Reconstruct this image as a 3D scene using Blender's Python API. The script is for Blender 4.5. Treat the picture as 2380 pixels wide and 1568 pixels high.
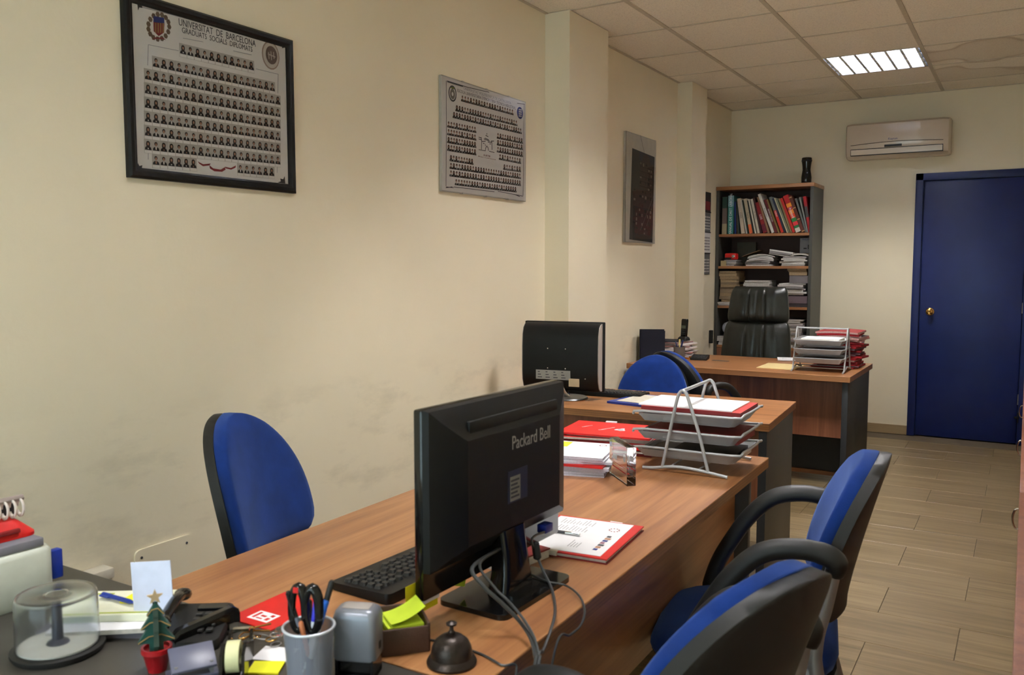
import bpy, bmesh, math, random
from mathutils import Matrix, Vector, Euler
random.seed(7)
for o in list(bpy.data.objects): bpy.data.objects.remove(o)
S = bpy.context.scene
COL = S.collection
R = math.radians

# ---------------------------------------------------------------- camera
YAW, PITCH, ROLL, F, CX, CZ = 0.5410, 0.0830, -0.0008, 1991.87, 2.2914, 1.3705
CH, DEPTH = 2.7245, 7.563           # ceiling height, back wall
_f = Vector((-math.sin(YAW)*math.cos(PITCH), math.cos(YAW)*math.cos(PITCH), -math.sin(PITCH)))
_r = Vector((math.cos(YAW), math.sin(YAW), 0)); _u = _r.cross(_f)
_r2 = math.cos(ROLL)*_r + math.sin(ROLL)*_u; _u2 = -math.sin(ROLL)*_r + math.cos(ROLL)*_u
CAMP = Vector((CX, 0, CZ))
cd = bpy.data.cameras.new('camera'); cam = bpy.data.objects.new('camera', cd); COL.objects.link(cam)
m = Matrix((_r2, _u2, -_f)).transposed().to_4x4(); m.translation = CAMP
cam.matrix_world = m
cd.sensor_width = 36; cd.lens = F/2380*36; cd.clip_start = 0.02
cd.dof.use_dof = True; cd.dof.focus_distance = 4.2; cd.dof.aperture_fstop = 7.5
S.camera = cam

def at(px, py, X=None, Y=None, Z=None):
    """where the sight line of a pixel of the 2380x1568 photograph meets a real plane of the room"""
    d = _f + (px-1190)/F*_r2 - (py-784)/F*_u2
    if X is not None: t = (X-CAMP.x)/d.x
    elif Y is not None: t = (Y-CAMP.y)/d.y
    else: t = (Z-CAMP.z)/d.z
    return CAMP + t*d

# ---------------------------------------------------------------- world and exposure
w = bpy.data.worlds.new('world'); S.world = w; w.use_nodes = True
nt = w.node_tree; nt.nodes.clear()
out = nt.nodes.new('ShaderNodeOutputWorld'); bg = nt.nodes.new('ShaderNodeBackground')
bg.inputs[0].default_value = (0.80, 0.95, 1.0, 1); bg.inputs[1].default_value = 2.0
nt.links.new(bg.outputs[0], out.inputs[0])
S.view_settings.view_transform = 'Standard'; S.view_settings.look = 'None'
S.view_settings.gamma = 1; S.view_settings.use_curve_mapping = False
S.view_settings.exposure = 1.34
TUBE_L = 185.0                      # radiance of the fluorescent tubes

# ---------------------------------------------------------------- materials
def lin(c):
    return tuple(((v/255)/12.92 if v/255 <= .04045 else (((v/255)+.055)/1.055)**2.4) for v in c)
MATS = {}
def node_mat(name):
    mt = bpy.data.materials.new(name); mt.use_nodes = True
    nt = mt.node_tree; b = nt.nodes['Principled BSDF']
    return mt, nt, b
def pm(name, rgb, rough=.5, metal=0., spec=.5, var=.05, vscale=30., bump=0., bscale=200., coat=0., trans=0.,
       ior=1.45, alpha=1., emit=0., sheen=0., rnd=0.):
    if name in MATS: return MATS[name]
    mt, nt, b = node_mat(name); L = nt.links.new; N = nt.nodes.new
    c = lin(rgb)
    b.inputs['Roughness'].default_value = rough; b.inputs['Metallic'].default_value = metal
    b.inputs['Specular IOR Level'].default_value = spec; b.inputs['IOR'].default_value = ior
    b.inputs['Coat Weight'].default_value = coat; b.inputs['Transmission Weight'].default_value = trans
    b.inputs['Alpha'].default_value = alpha; b.inputs['Sheen Weight'].default_value = sheen
    tc = N('ShaderNodeTexCoord'); ns = N('ShaderNodeTexNoise'); ns.inputs['Scale'].default_value = vscale
    ns.inputs['Detail'].default_value = 3
    L(tc.outputs['Object'], ns.inputs['Vector'])
    mr = N('ShaderNodeMapRange'); mr.inputs[1].default_value = .3; mr.inputs[2].default_value = .7
    mr.inputs[3].default_value = 1-var; mr.inputs[4].default_value = 1+var
    L(ns.outputs[0], mr.inputs[0])
    hs = N('ShaderNodeHueSaturation'); hs.inputs['Color'].default_value = (*c, 1)
    if rnd:
        oi = N('ShaderNodeObjectInfo'); m2 = N('ShaderNodeMapRange'); m2.inputs[3].default_value = 1-rnd; m2.inputs[4].default_value = 1+rnd
        L(oi.outputs['Random'], m2.inputs[0]); mu = N('ShaderNodeMath'); mu.operation = 'MULTIPLY'
        L(mr.outputs[0], mu.inputs[0]); L(m2.outputs[0], mu.inputs[1]); L(mu.outputs[0], hs.inputs['Value'])
    else: L(mr.outputs[0], hs.inputs['Value'])
    L(hs.outputs[0], b.inputs['Base Color'])
    if emit:
        b.inputs['Emission Color'].default_value = (*c, 1); b.inputs['Emission Strength'].default_value = emit
    if bump:
        n2 = N('ShaderNodeTexNoise'); n2.inputs['Scale'].default_value = bscale; n2.inputs['Detail'].default_value = 4
        L(tc.outputs['Object'], n2.inputs['Vector'])
        bp = N('ShaderNodeBump'); bp.inputs['Strength'].default_value = bump; bp.inputs['Distance'].default_value = .002
        L(n2.outputs[0], bp.inputs['Height']); L(bp.outputs[0], b.inputs['Normal'])
    MATS[name] = mt
    return mt

def wood(name, c0, c1, c2, axis=0, rough=.38, stripes=False, coat=.15, rnd=.0, world=False):
    if name in MATS: return MATS[name]
    mt, nt, b = node_mat(name); L = nt.links.new; N = nt.nodes.new
    if world:
        g = N('ShaderNodeNewGeometry'); vec = g.outputs['Position']
    else:
        g = N('ShaderNodeTexCoord'); vec = g.outputs['Object']
    mp = N('ShaderNodeMapping'); sc = [16, 16, 16]; sc[axis] = .9; mp.inputs['Scale'].default_value = sc
    oi = N('ShaderNodeObjectInfo'); vm = N('ShaderNodeVectorMath'); vm.operation = 'MULTIPLY_ADD'
    cv = N('ShaderNodeCombineXYZ')
    for i in range(3): L(oi.outputs['Random'], cv.inputs[i])
    vm.inputs[1].default_value = (3.3, 5.1, 7.7)
    L(cv.outputs[0], vm.inputs[0]); L(vec, vm.inputs[2]); L(vm.outputs[0], mp.inputs[0])
    n1 = N('ShaderNodeTexNoise'); n1.inputs['Scale'].default_value = 1.6; n1.inputs['Detail'].default_value = 5
    n1.inputs['Distortion'].default_value = .6; L(mp.outputs[0], n1.inputs['Vector'])
    mp2 = N('ShaderNodeMapping'); sc = [160, 160, 160]; sc[axis] = 6; mp2.inputs['Scale'].default_value = sc
    L(vm.outputs[0], mp2.inputs[0]); n2 = N('ShaderNodeTexNoise'); n2.inputs['Scale'].default_value = 1; n2.inputs['Detail'].default_value = 3
    L(mp2.outputs[0], n2.inputs['Vector'])
    mx = N('ShaderNodeMath'); mx.operation = 'MULTIPLY_ADD'; mx.inputs[1].default_value = .35
    L(n2.outputs[0], mx.inputs[0])
    m3 = N('ShaderNodeMath'); m3.operation = 'MULTIPLY_ADD'; m3.inputs[1].default_value = 1.0; m3.inputs[2].default_value = -.17
    L(n1.outputs[0], m3.inputs[0]); L(m3.outputs[0], mx.inputs[2])
    cr = N('ShaderNodeValToRGB'); e = cr.color_ramp.elements
    e[0].position = .28; e[0].color = (*lin(c0), 1); e[1].position = .72; e[1].color = (*lin(c2), 1)
    k = e.new(.5); k.color = (*lin(c1), 1); L(mx.outputs[0], cr.inputs[0])
    col = cr.outputs[0]
    if rnd:
        hs = N('ShaderNodeHueSaturation'); m2 = N('ShaderNodeMapRange'); m2.inputs[3].default_value = 1-rnd; m2.inputs[4].default_value = 1+rnd
        L(oi.outputs['Random'], m2.inputs[0]); L(m2.outputs[0], hs.inputs['Value']); L(col, hs.inputs['Color']); col = hs.outputs[0]
    if stripes:                                     # the laminations of the board's edge
        sx = N('ShaderNodeSeparateXYZ'); tc = N('ShaderNodeTexCoord'); L(tc.outputs['Object'], sx.inputs[0])
        a = N('ShaderNodeMath'); a.operation = 'MULTIPLY'; a.inputs[1].default_value = 2*math.pi/.0088; L(sx.outputs[2], a.inputs[0])
        s_ = N('ShaderNodeMath'); s_.operation = 'SINE'; L(a.outputs[0], s_.inputs[0])
        mr = N('ShaderNodeMapRange'); mr.inputs[1].default_value = .2; mr.inputs[2].default_value = 1; mr.inputs[3].default_value = 0; mr.inputs[4].default_value = .55
        L(s_.outputs[0], mr.inputs[0]); mc = N('ShaderNodeMix'); mc.data_type = 'RGBA'
        L(mr.outputs[0], mc.inputs[0]); L(col, mc.inputs[6]); mc.inputs[7].default_value = (*lin((96, 62, 36)), 1); col = mc.outputs[2]
    L(col, b.inputs['Base Color'])
    b.inputs['Roughness'].default_value = rough; b.inputs['Coat Weight'].default_value = coat; b.inputs['Coat Roughness'].default_value = .25
    bp = N('ShaderNodeBump'); bp.inputs['Strength'].default_value = .08; bp.inputs['Distance'].default_value = .001
    L(mx.outputs[0], bp.inputs['Height']); L(bp.outputs[0], b.inputs['Normal'])
    MATS[name] = mt
    return mt

def wall_mat(name, rgb, scuff=True):
    mt, nt, b = node_mat(name); L = nt.links.new; N = nt.nodes.new
    g = N('ShaderNodeNewGeometry'); sp = N('ShaderNodeSeparateXYZ'); L(g.outputs['Position'], sp.inputs[0])
    n1 = N('ShaderNodeTexNoise'); n1.inputs['Scale'].default_value = 1.3; n1.inputs['Detail'].default_value = 4; L(g.outputs['Position'], n1.inputs['Vector'])
    mr = N('ShaderNodeMapRange'); mr.inputs[1].default_value = .3; mr.inputs[2].default_value = .7; mr.inputs[3].default_value = .97; mr.inputs[4].default_value = 1.03
    L(n1.outputs[0], mr.inputs[0])
    hs = N('ShaderNodeHueSaturation'); hs.inputs['Color'].default_value = (*lin(rgb), 1); L(mr.outputs[0], hs.inputs['Value'])
    col = hs.outputs[0]
    if scuff:                                       # rubbed grey patches where chair backs touch the paint
        zr = N('ShaderNodeMapRange'); zr.interpolation_type = 'SMOOTHSTEP'
        zr.inputs[1].default_value = 1.02; zr.inputs[2].default_value = .82; L(sp.outputs[2], zr.inputs[0])
        mp = N('ShaderNodeMapping'); mp.inputs['Scale'].default_value = (1, 2.2, 6); L(g.outputs['Position'], mp.inputs[0])
        n2 = N('ShaderNodeTexNoise'); n2.inputs['Scale'].default_value = 1.4; n2.inputs['Detail'].default_value = 7; n2.inputs['Roughness'].default_value = .65
        L(mp.outputs[0], n2.inputs['Vector'])
        m2 = N('ShaderNodeMapRange'); m2.inputs[1].default_value = .5; m2.inputs[2].default_value = .8; m2.inputs[3].default_value = 0; m2.inputs[4].default_value = .30
        L(n2.outputs[0], m2.inputs[0]); mu = N('ShaderNodeMath'); mu.operation = 'MULTIPLY'; L(zr.outputs[0], mu.inputs[0]); L(m2.outputs[0], mu.inputs[1])
        mc = N('ShaderNodeMix'); mc.data_type = 'RGBA'; L(mu.outputs[0], mc.inputs[0]); L(col, mc.inputs[6]); mc.inputs[7].default_value = (*lin((120, 112, 92)), 1); col = mc.outputs[2]
    L(col, b.inputs['Base Color']); b.inputs['Roughness'].default_value = .7; b.inputs['Specular IOR Level'].default_value = .3
    n3 = N('ShaderNodeTexNoise'); n3.inputs['Scale'].default_value = 60; n3.inputs['Detail'].default_value = 5; L(g.outputs['Position'], n3.inputs['Vector'])
    bp = N('ShaderNodeBump'); bp.inputs['Strength'].default_value = .25; bp.inputs['Distance'].default_value = .002
    L(n3.outputs[0], bp.inputs['Height']); L(bp.outputs[0], b.inputs['Normal'])
    return mt

def tile_mat(name, stained):
    mt, nt, b = node_mat(name); L = nt.links.new; N = nt.nodes.new
    g = N('ShaderNodeNewGeometry'); v = N('ShaderNodeTexNoise'); v.inputs['Scale'].default_value = 130; v.inputs['Detail'].default_value = 3; L(g.outputs['Position'], v.inputs['Vector'])
    mr = N('ShaderNodeMapRange'); mr.inputs[1].default_value = .34; mr.inputs[2].default_value = .5; mr.inputs[3].default_value = .86; mr.inputs[4].default_value = 1
    L(v.outputs[0], mr.inputs[0]); hs = N('ShaderNodeHueSaturation'); hs.inputs['Color'].default_value = (*lin((246, 238, 222)), 1); L(mr.outputs[0], hs.inputs['Value'])
    col = hs.outputs[0]
    if stained:
        n1 = N('ShaderNodeTexNoise'); n1.inputs['Scale'].default_value = 2.3; n1.inputs['Detail'].default_value = .8; L(g.outputs['Position'], n1.inputs['Vector'])
        cr = N('ShaderNodeValToRGB'); e = cr.color_ramp.elements; e[0].position = .47; e[0].color = (0, 0, 0, 1); e[1].position = .60; e[1].color = (.16, .16, .16, 1)
        k = e.new(.50); k.color = (.5, .5, .5, 1); k = e.new(.53); k.color = (.2, .2, .2, 1)
        L(n1.outputs[0], cr.inputs[0]); mc = N('ShaderNodeMix'); mc.data_type = 'RGBA'; L(cr.outputs[0], mc.inputs[0]); L(col, mc.inputs[6]); mc.inputs[7].default_value = (*lin((152, 122, 78)), 1); col = mc.outputs[2]
    L(col, b.inputs['Base Color']); b.inputs['Roughness'].default_value = .9; b.inputs['Specular IOR Level'].default_value = .1
    bp = N('ShaderNodeBump'); bp.inputs['Strength'].default_value = .5; bp.inputs['Distance'].default_value = .003; L(v.outputs[0], bp.inputs['Height']); L(bp.outputs[0], b.inputs['Normal'])
    MATS[name] = mt
    return mt

# ---------------------------------------------------------------- mesh helpers
def T(x=0, y=0, z=0, rx=0, ry=0, rz=0, s=(1, 1, 1)):
    return Matrix.Translation((x, y, z)) @ Euler((R(rx), R(ry), R(rz))).to_matrix().to_4x4() @ Matrix.Diagonal((*s, 1))
I4 = Matrix.Identity(4)
class B:
    """collects shapes; build() links them as one mesh object"""
    def __init__(s): s.v = []; s.f = []; s.m = []
    def add(s, vs, fs, m=I4, mi=0):
        o = len(s.v); s.v += [m @ Vector(p) for p in vs]; s.f += [[i+o for i in f] for f in fs]; s.m += [mi]*len(fs); return s
    def box(s, a, b, m=I4, bev=0, seg=2, mi=0):
        a, b = Vector(a), Vector(b); c = (a+b)/2; d = b-a
        if not bev:
            vs = [(x, y, z) for x in (a.x, b.x) for y in (a.y, b.y) for z in (a.z, b.z)]
            fs = [(0, 1, 3, 2), (4, 6, 7, 5), (0, 4, 5, 1), (2, 3, 7, 6), (0, 2, 6, 4), (1, 5, 7, 3)]
            return s.add(vs, fs, m, mi)
        bm = bmesh.new(); bmesh.ops.create_cube(bm, size=1, matrix=Matrix.Translation(c) @ Matrix.Diagonal((*d, 1)))
        bmesh.ops.bevel(bm, geom=list(bm.edges), offset=min(bev, min(abs(q) for q in d)*.49), segments=seg, affect='EDGES', profile=.5)
        bm.verts.index_update(); s.add([v.co[:] for v in bm.verts], [[v.index for v in f.verts] for f in bm.faces], m, mi); bm.free(); return s
    def prism(s, pts, z0, z1, m=I4, mi=0):
        n = len(pts); vs = [(x, y, z0) for x, y in pts]+[(x, y, z1) for x, y in pts]
        fs = [list(range(n))[::-1], list(range(n, 2*n))]+[(i, (i+1) % n, (i+1) % n+n, i+n) for i in range(n)]
        return s.add(vs, fs, m, mi)
    def loft(s, rings, m=I4, mi=0, cap=True, loop=False):
        n = len(rings[0]); vs = [p for r in rings for p in r]; fs = []
        k = len(rings)
        for j in range(k if loop else k-1):
            for i in range(n):
                fs.append((j*n+i, j*n+(i+1) % n, ((j+1) % k)*n+(i+1) % n, ((j+1) % k)*n+i))
        if cap and not loop: fs += [list(range(n))[::-1], list(range((k-1)*n, k*n))]
        return s.add(vs, fs, m, mi)
    def tube(s, pts, r, seg=8, m=I4, mi=0, loop=False, flat=1.):
        pts = [Vector(p) for p in pts]; n = len(pts); rings = []; up = None
        for i, p in enumerate(pts):
            if loop: t = pts[(i+1) % n]-pts[i-1]
            else: t = pts[min(i+1, n-1)]-pts[max(i-1, 0)]
            t.normalize()
            if up is None: up = t.orthogonal().normalized() if abs(t.z) > .9 else Vector((0, 0, 1))
            a = up - t*up.dot(t)
            if a.length < 1e-6: a = t.orthogonal()
            a.normalize(); b_ = t.cross(a); up = a
            rr = r[i] if isinstance(r, (list, tuple)) else r
            rings.append([p + rr*(math.cos(2*math.pi*k/seg)*a*flat + math.sin(2*math.pi*k/seg)*b_) for k in range(seg)])
        return s.loft(rings, m, mi, loop=loop)
    def lathe(s, prof, seg=24, m=I4, mi=0, cap=True):
        return s.loft([[(r*math.cos(2*math.pi*k/seg), r*math.sin(2*math.pi*k/seg), z) for k in range(seg)] for r, z in prof], m, mi, cap=cap)
    def sheet(s, w_, h_, t, fn=lambda x, y: 0, nx=1, ny=1, m=I4, mi=0, edge=None):
        """a sheet or thin block w x h x t whose underside follows fn(x, y)"""
        vs = []; q = [[i/nx*w_-w_/2, j/ny*h_-h_/2] for j in range(ny+1) for i in range(nx+1)]
        for k in (0, 1): vs += [(x, y, fn(x, y)+k*t) for x, y in q]
        n = (nx+1)*(ny+1); top = []; sd = []
        for j in range(ny):
            for i in range(nx):
                a = j*(nx+1)+i; c = a+nx+1; top += [(a+n, a+1+n, c+1+n, c+n), (a, c, c+1, a+1)]
        for i in range(nx): sd += [(i, i+1, i+1+n, i+n), (i+ny*(nx+1)+1, i+ny*(nx+1), i+ny*(nx+1)+n, i+1+ny*(nx+1)+n)]
        for j in range(ny): a = j*(nx+1); c = a+nx+1; sd += [(c, a, a+n, c+n), (a+nx, c+nx, c+nx+n, a+nx+n)]
        s.add(vs, top, m, mi); s.add(vs, sd, m, mi if edge is None else edge); return s
    def build(s, name, mats, parent=None, label=None, kind=None, sharp=35):
        me = bpy.data.meshes.new(name); me.from_pydata([tuple(p) for p in s.v], [], s.f); me.update()
        if not isinstance(mats, (list, tuple)): mats = [mats]
        for q in mats: me.materials.append(q)
        me.polygons.foreach_set('material_index', s.m)
        me.polygons.foreach_set('use_smooth', [True]*len(s.f))
        me.update(); me.set_sharp_from_angle(angle=R(sharp))
        o = bpy.data.objects.new(name, me); COL.objects.link(o)
        if parent: o.parent = parent
        if label: o['label'] = label
        if kind: o['kind'] = kind
        return o
def spline(pts, n=6, loop=False):
    pts = [Vector(p) for p in pts]; k = len(pts); outp = []
    for i in range(k if loop else k-1):
        p0 = pts[i-1] if (i or loop) else pts[0]; p1 = pts[i]; p2 = pts[(i+1) % k]; p3 = pts[(i+2) % k] if (i+2 < k or loop) else pts[-1]
        for j in range(n):
            t = j/n; outp.append(.5*((2*p1)+(-p0+p2)*t+(2*p0-5*p1+4*p2-p3)*t*t+(-p0+3*p1-3*p2+p3)*t**3))
    if not loop: outp.append(pts[-1])
    return outp
def rrect(w_, h_, r, n=4, cx=0, cy=0):
    o = []
    for sx, sy, a0 in ((1, 1, 0), (-1, 1, 90), (-1, -1, 180), (1, -1, 270)):
        for k in range(n+1):
            a = R(a0+90*k/n); o.append((cx+sx*(w_/2-r)+r*math.cos(a), cy+sy*(h_/2-r)+r*math.sin(a)))
    return o
def circ(r, n=24, cx=0, cy=0): return [(cx+r*math.cos(2*math.pi*k/n), cy+r*math.sin(2*math.pi*k/n)) for k in range(n)]
def tag(o, label, cat, group=None):
    o['label'] = label; o['category'] = cat
    if group: o['group'] = group
    return o
def thing(name, label, cat, loc=(0, 0, 0), rz=0, group=None):
    o = bpy.data.objects.new(name, None); o.empty_display_size = .05; COL.objects.link(o)
    o.location = loc; o.rotation_euler = (0, 0, R(rz)); return tag(o, label, cat, group)
def place(o, loc, rz=0, rx=0, ry=0):
    o.location = loc; o.rotation_euler = (R(rx), R(ry), R(rz)); return o
def dup(o, parent=None):
    c = o.copy(); COL.objects.link(c); c.parent = parent
    for ch in list(o.children): dup(ch, c)
    return c
def text(name, body, size, m, mat, parent, ext=.0003, align='CENTER', sx=1., spacing=1.):
    cu = bpy.data.curves.new(name, 'FONT'); cu.body = body; cu.size = size; cu.extrude = ext; cu.align_x = align; cu.align_y = 'CENTER'
    cu.resolution_u = 3; cu.space_character = spacing
    tmp = bpy.data.objects.new(name, cu); COL.objects.link(tmp)
    bpy.context.view_layer.update()
    me = bpy.data.meshes.new_from_object(tmp.evaluated_get(bpy.context.evaluated_depsgraph_get()))
    bpy.data.objects.remove(tmp); bpy.data.curves.remove(cu)
    me.transform(m @ Matrix.Diagonal((sx, 1, 1, 1))); me.name = name
    me.materials.clear(); me.materials.append(mat)
    o = bpy.data.objects.new(name, me); COL.objects.link(o)
    if parent: o.parent = parent
    return o

# ---------------------------------------------------------------- shared materials
WALL = wall_mat('cream_paint', (236, 226, 200)); WALLP = wall_mat('cream_paint_clean', (236, 226, 200), False)
DESK = wood('beech_laminate', (130, 82, 49), (153, 103, 62), (171, 122, 78))
DESKE = wood('beech_edge', (126, 82, 47), (142, 95, 55), (156, 109, 66), stripes=True)
CAB = wood('cherry_panel', (104, 62, 42), (124, 76, 52), (140, 90, 62), axis=2)
ANTH = pm('anthracite_laminate', (66, 66, 62), .5, bump=.05, bscale=400)
ANTHD = pm('anthracite_dark', (38, 41, 44), .5)
BLUEF = pm('blue_upholstery', (16, 44, 108), .92, spec=.12, var=.2, vscale=14, bump=.35, bscale=700, sheen=.35)
BLUEF.node_tree.nodes['Principled BSDF'].inputs['Sheen Tint'].default_value = (.35, .5, 1, 1)
BLKP = pm('black_plastic', (19, 19, 19), .52, var=.08, vscale=60, bump=.12, bscale=900)
BLKG = pm('black_gloss_plastic', (14, 14, 15), .12, var=.05)
STEEL = pm('silver_painted_steel', (150, 150, 150), .35, metal=.55)
CHROME = pm('chrome', (200, 200, 200), .15, metal=1)
GREYM = pm('grey_wire_paint', (168, 170, 172), .35, metal=.25)
PAPER = pm('white_paper', (232, 232, 236), .8, var=.015)
PAGES = pm('page_edges', (188, 184, 176), .85, var=.12, vscale=120)
RED = pm('red_card', (196, 24, 20), .45, var=.06)
REDD = pm('dark_red_card', (120, 20, 24), .55, var=.1)
INK = pm('ink', (60, 60, 66), .7); INKL = pm('grey_ink', (150, 150, 156), .8)
WHITEP = pm('white_plastic', (214, 208, 192), .35)
# ================================================================ SETTING
def struct(name, b, mat, parent=None, kind=True):
    o = b.build(name, mat, parent)
    if kind and parent is None: o['kind'] = 'structure'
    return o
RX, RY0 = 2.70, -1.7
FLM = wood('floor_tile_glaze', (100, 84, 56), (121, 103, 72), (136, 118, 86), world=True, rnd=.05, rough=.42, coat=.1)
GROUT = pm('floor_grout', (92, 80, 62), .9)
b = B(); b.box((-.2, RY0, -.1), (RX+.2, DEPTH+.2, -.003)); floor = struct('floor', b, GROUT)
PL, PW, x0F = .579, .3115, 1.8367
pb = B().box((0.0015, 0.0015, -.006), (PL-.0015, PW-.0015, 0), bev=.0008, seg=1)
proto = pb.build('floor_tile', FLM, floor); first = True
for j in range(-25, 8):
    y = 5.7575 + j*PW
    if y > DEPTH or y < RY0: continue
    odd = (j % 2)
    for i in range(-5, 4):
        x = x0F + i*PL + (PL/2 if odd else 0)
        if x > RX or x + PL < 0: continue
        if first: o = proto; first = False
        else: o = proto.copy(); COL.objects.link(o)
        o.location = (x, y-PW, 0)
WT = .12
b = B(); b.box((-WT, RY0, 0), (0, DEPTH+WT, CH+.1)); struct('wall_left', b, WALL)
b = B(); b.box((-.01, 4.165, 0), (.148, 4.655, CH)); struct('trim_1', b, WALLP)
b = B(); b.box((-.01, 6.212, 0), (.112, 6.555, CH)); struct('trim_2', b, WALLP)
DX0, DX1, DZ = 1.502, 2.318, 2.093
b = B(); b.box((0, DEPTH, 0), (DX0, DEPTH+WT, CH+.1)); b.box((DX1, DEPTH, 0), (RX+WT, DEPTH+WT, CH+.1)); b.box((DX0, DEPTH, DZ), (DX1, DEPTH+WT, CH+.1))
struct('wall_back', b, WALLP)
b = B(); b.box((RX, RY0, 0), (RX+WT, DEPTH+WT, CH+.1)); struct('wall_right', b, WALLP)
b = B(); b.box((0, RY0-WT, 0), (RX, RY0, .5)); b.box((0, RY0-WT, 2.3), (RX, RY0, CH+.1)); b.box((0, RY0-WT, .5), (.25, RY0, 2.3)); b.box((RX-.25, RY0-WT, .5), (RX, RY0, 2.3))
struct('wall_front', b, WALLP)
# shop window behind the photographer
wn = bpy.data.objects.new('window_1', None); COL.objects.link(wn); wn.location = (RX/2, RY0-.06, .5); wn['kind'] = 'structure'
b = B()
for x in (-1.1, -.37, .37, 1.1): b.box((x-.025, -.03, 0), (x+.025, .03, 1.8))
for z in (.025, 1.775): b.box((-1.1, -.03, z-.025), (1.1, .03, z+.025))
b.build('window_frame', WHITEP, wn)
GL = pm('window_glass', (235, 245, 245), 0, trans=1, ior=1.02, var=0)
for x in (-.735, 0, .735): B().box((x-.34, -.003, .05), (x+.34, .003, 1.75)).build('pane', GL, wn)

# baseboards
BBM = wood('baseboard_tile', (140, 118, 84), (156, 134, 98), (168, 146, 110), rough=.45, world=True)
def bboard(name, x0, y0, x1, y1):
    b = B(); L_ = math.hypot(x1-x0, y1-y0); n = max(1, round(L_/.6)); par = bpy.data.objects.new(name, None)
    COL.objects.link(par); par['kind'] = 'structure'; par.location = (x0, y0, 0); par.rotation_euler = (0, 0, math.atan2(y1-y0, x1-x0))
    for i in range(n): B().box((i*L_/n+.0008, 0, 0), ((i+1)*L_/n-.0008, .009, .075), bev=.001, seg=1).build('tile', BBM, par)
bboard('baseboard_left', 0, 4.165, 0, RY0); bboard('baseboard_left', 0, 6.212, 0, 4.655)
bboard('baseboard_back', DX0-.002, DEPTH, 0, DEPTH)
bboard('baseboard_right', RX, RY0, RX, DEPTH)

# ceiling: plenum slab, T-bars and separate mineral tiles
XA, R0 = .4624, 4.7797
CEILM = pm('ceiling_void', (60, 56, 50), .9)
b = B(); b.box((-.1, RY0-.1, CH+.11), (RX+.1, DEPTH+.1, CH+.16)); ceil = struct('ceiling', b, CEILM)
TB = pm('ceiling_bar_paint', (200, 190, 170), .6); TM = tile_mat('mineral_tile', False); TS = tile_mat('stained_mineral_tile', True)
xs = [0.0]+[XA+.6*i for i in range(0, 4)]+[RX]; ys = [RY0]
k = math.floor((RY0-R0)/.6)+1
while R0+.6*k < DEPTH-.05: ys.append(R0+.6*k); k += 1
ys.append(DEPTH)
LIGHTS = []
def cell(i, j): return (xs[i], ys[j], xs[i+1], ys[j+1])
def row_of(y): return max(j for j in range(len(ys)-1) if ys[j] <= y+1e-6)
lcells = [(2, row_of(6.0)), (2, row_of(3.6)), (2, row_of(1.2)), (2, row_of(-1.2))]
meshes = {}
for i in range(len(xs)-1):
    for j in range(len(ys)-1):
        if (i, j) in lcells: continue
        a0, b0, a1, b1 = cell(i, j); st = (i >= 3 and ys[j] > 5.9 and ys[j] < 6.7)
        key = (round(a1-a0, 3), round(b1-b0, 3), st)
        if key not in meshes:
            o = B().box((.004, .004, 0), (a1-a0-.004, b1-b0-.004, .015)).build('ceiling_tile', TS if st else TM, ceil); meshes[key] = o.data
        else:
            o = bpy.data.objects.new('ceiling_tile', meshes[key]); COL.objects.link(o); o.parent = ceil
        o.location = (a0, b0, CH+.004)
for i in range(1, len(xs)-1): B().box((xs[i]-.012, RY0, CH-.001), (xs[i]+.012, DEPTH, CH+.004)).build('ceiling_bar', TB, ceil)
for j in range(1, len(ys)-1): B().box((0, ys[j]-.006, CH), (RX, ys[j]+.006, CH+.004)).build('cross_bar', TB, ceil)
b = B(); b.box((0, RY0, CH-.0015), (.018, DEPTH, CH+.003)); b.box((0, DEPTH-.018, CH-.0015), (RX, DEPTH, CH+.003)); b.box((RX-.018, RY0, CH-.0015), (RX, DEPTH, CH+.003)); b.build('edge_trim', TB, ceil)

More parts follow.
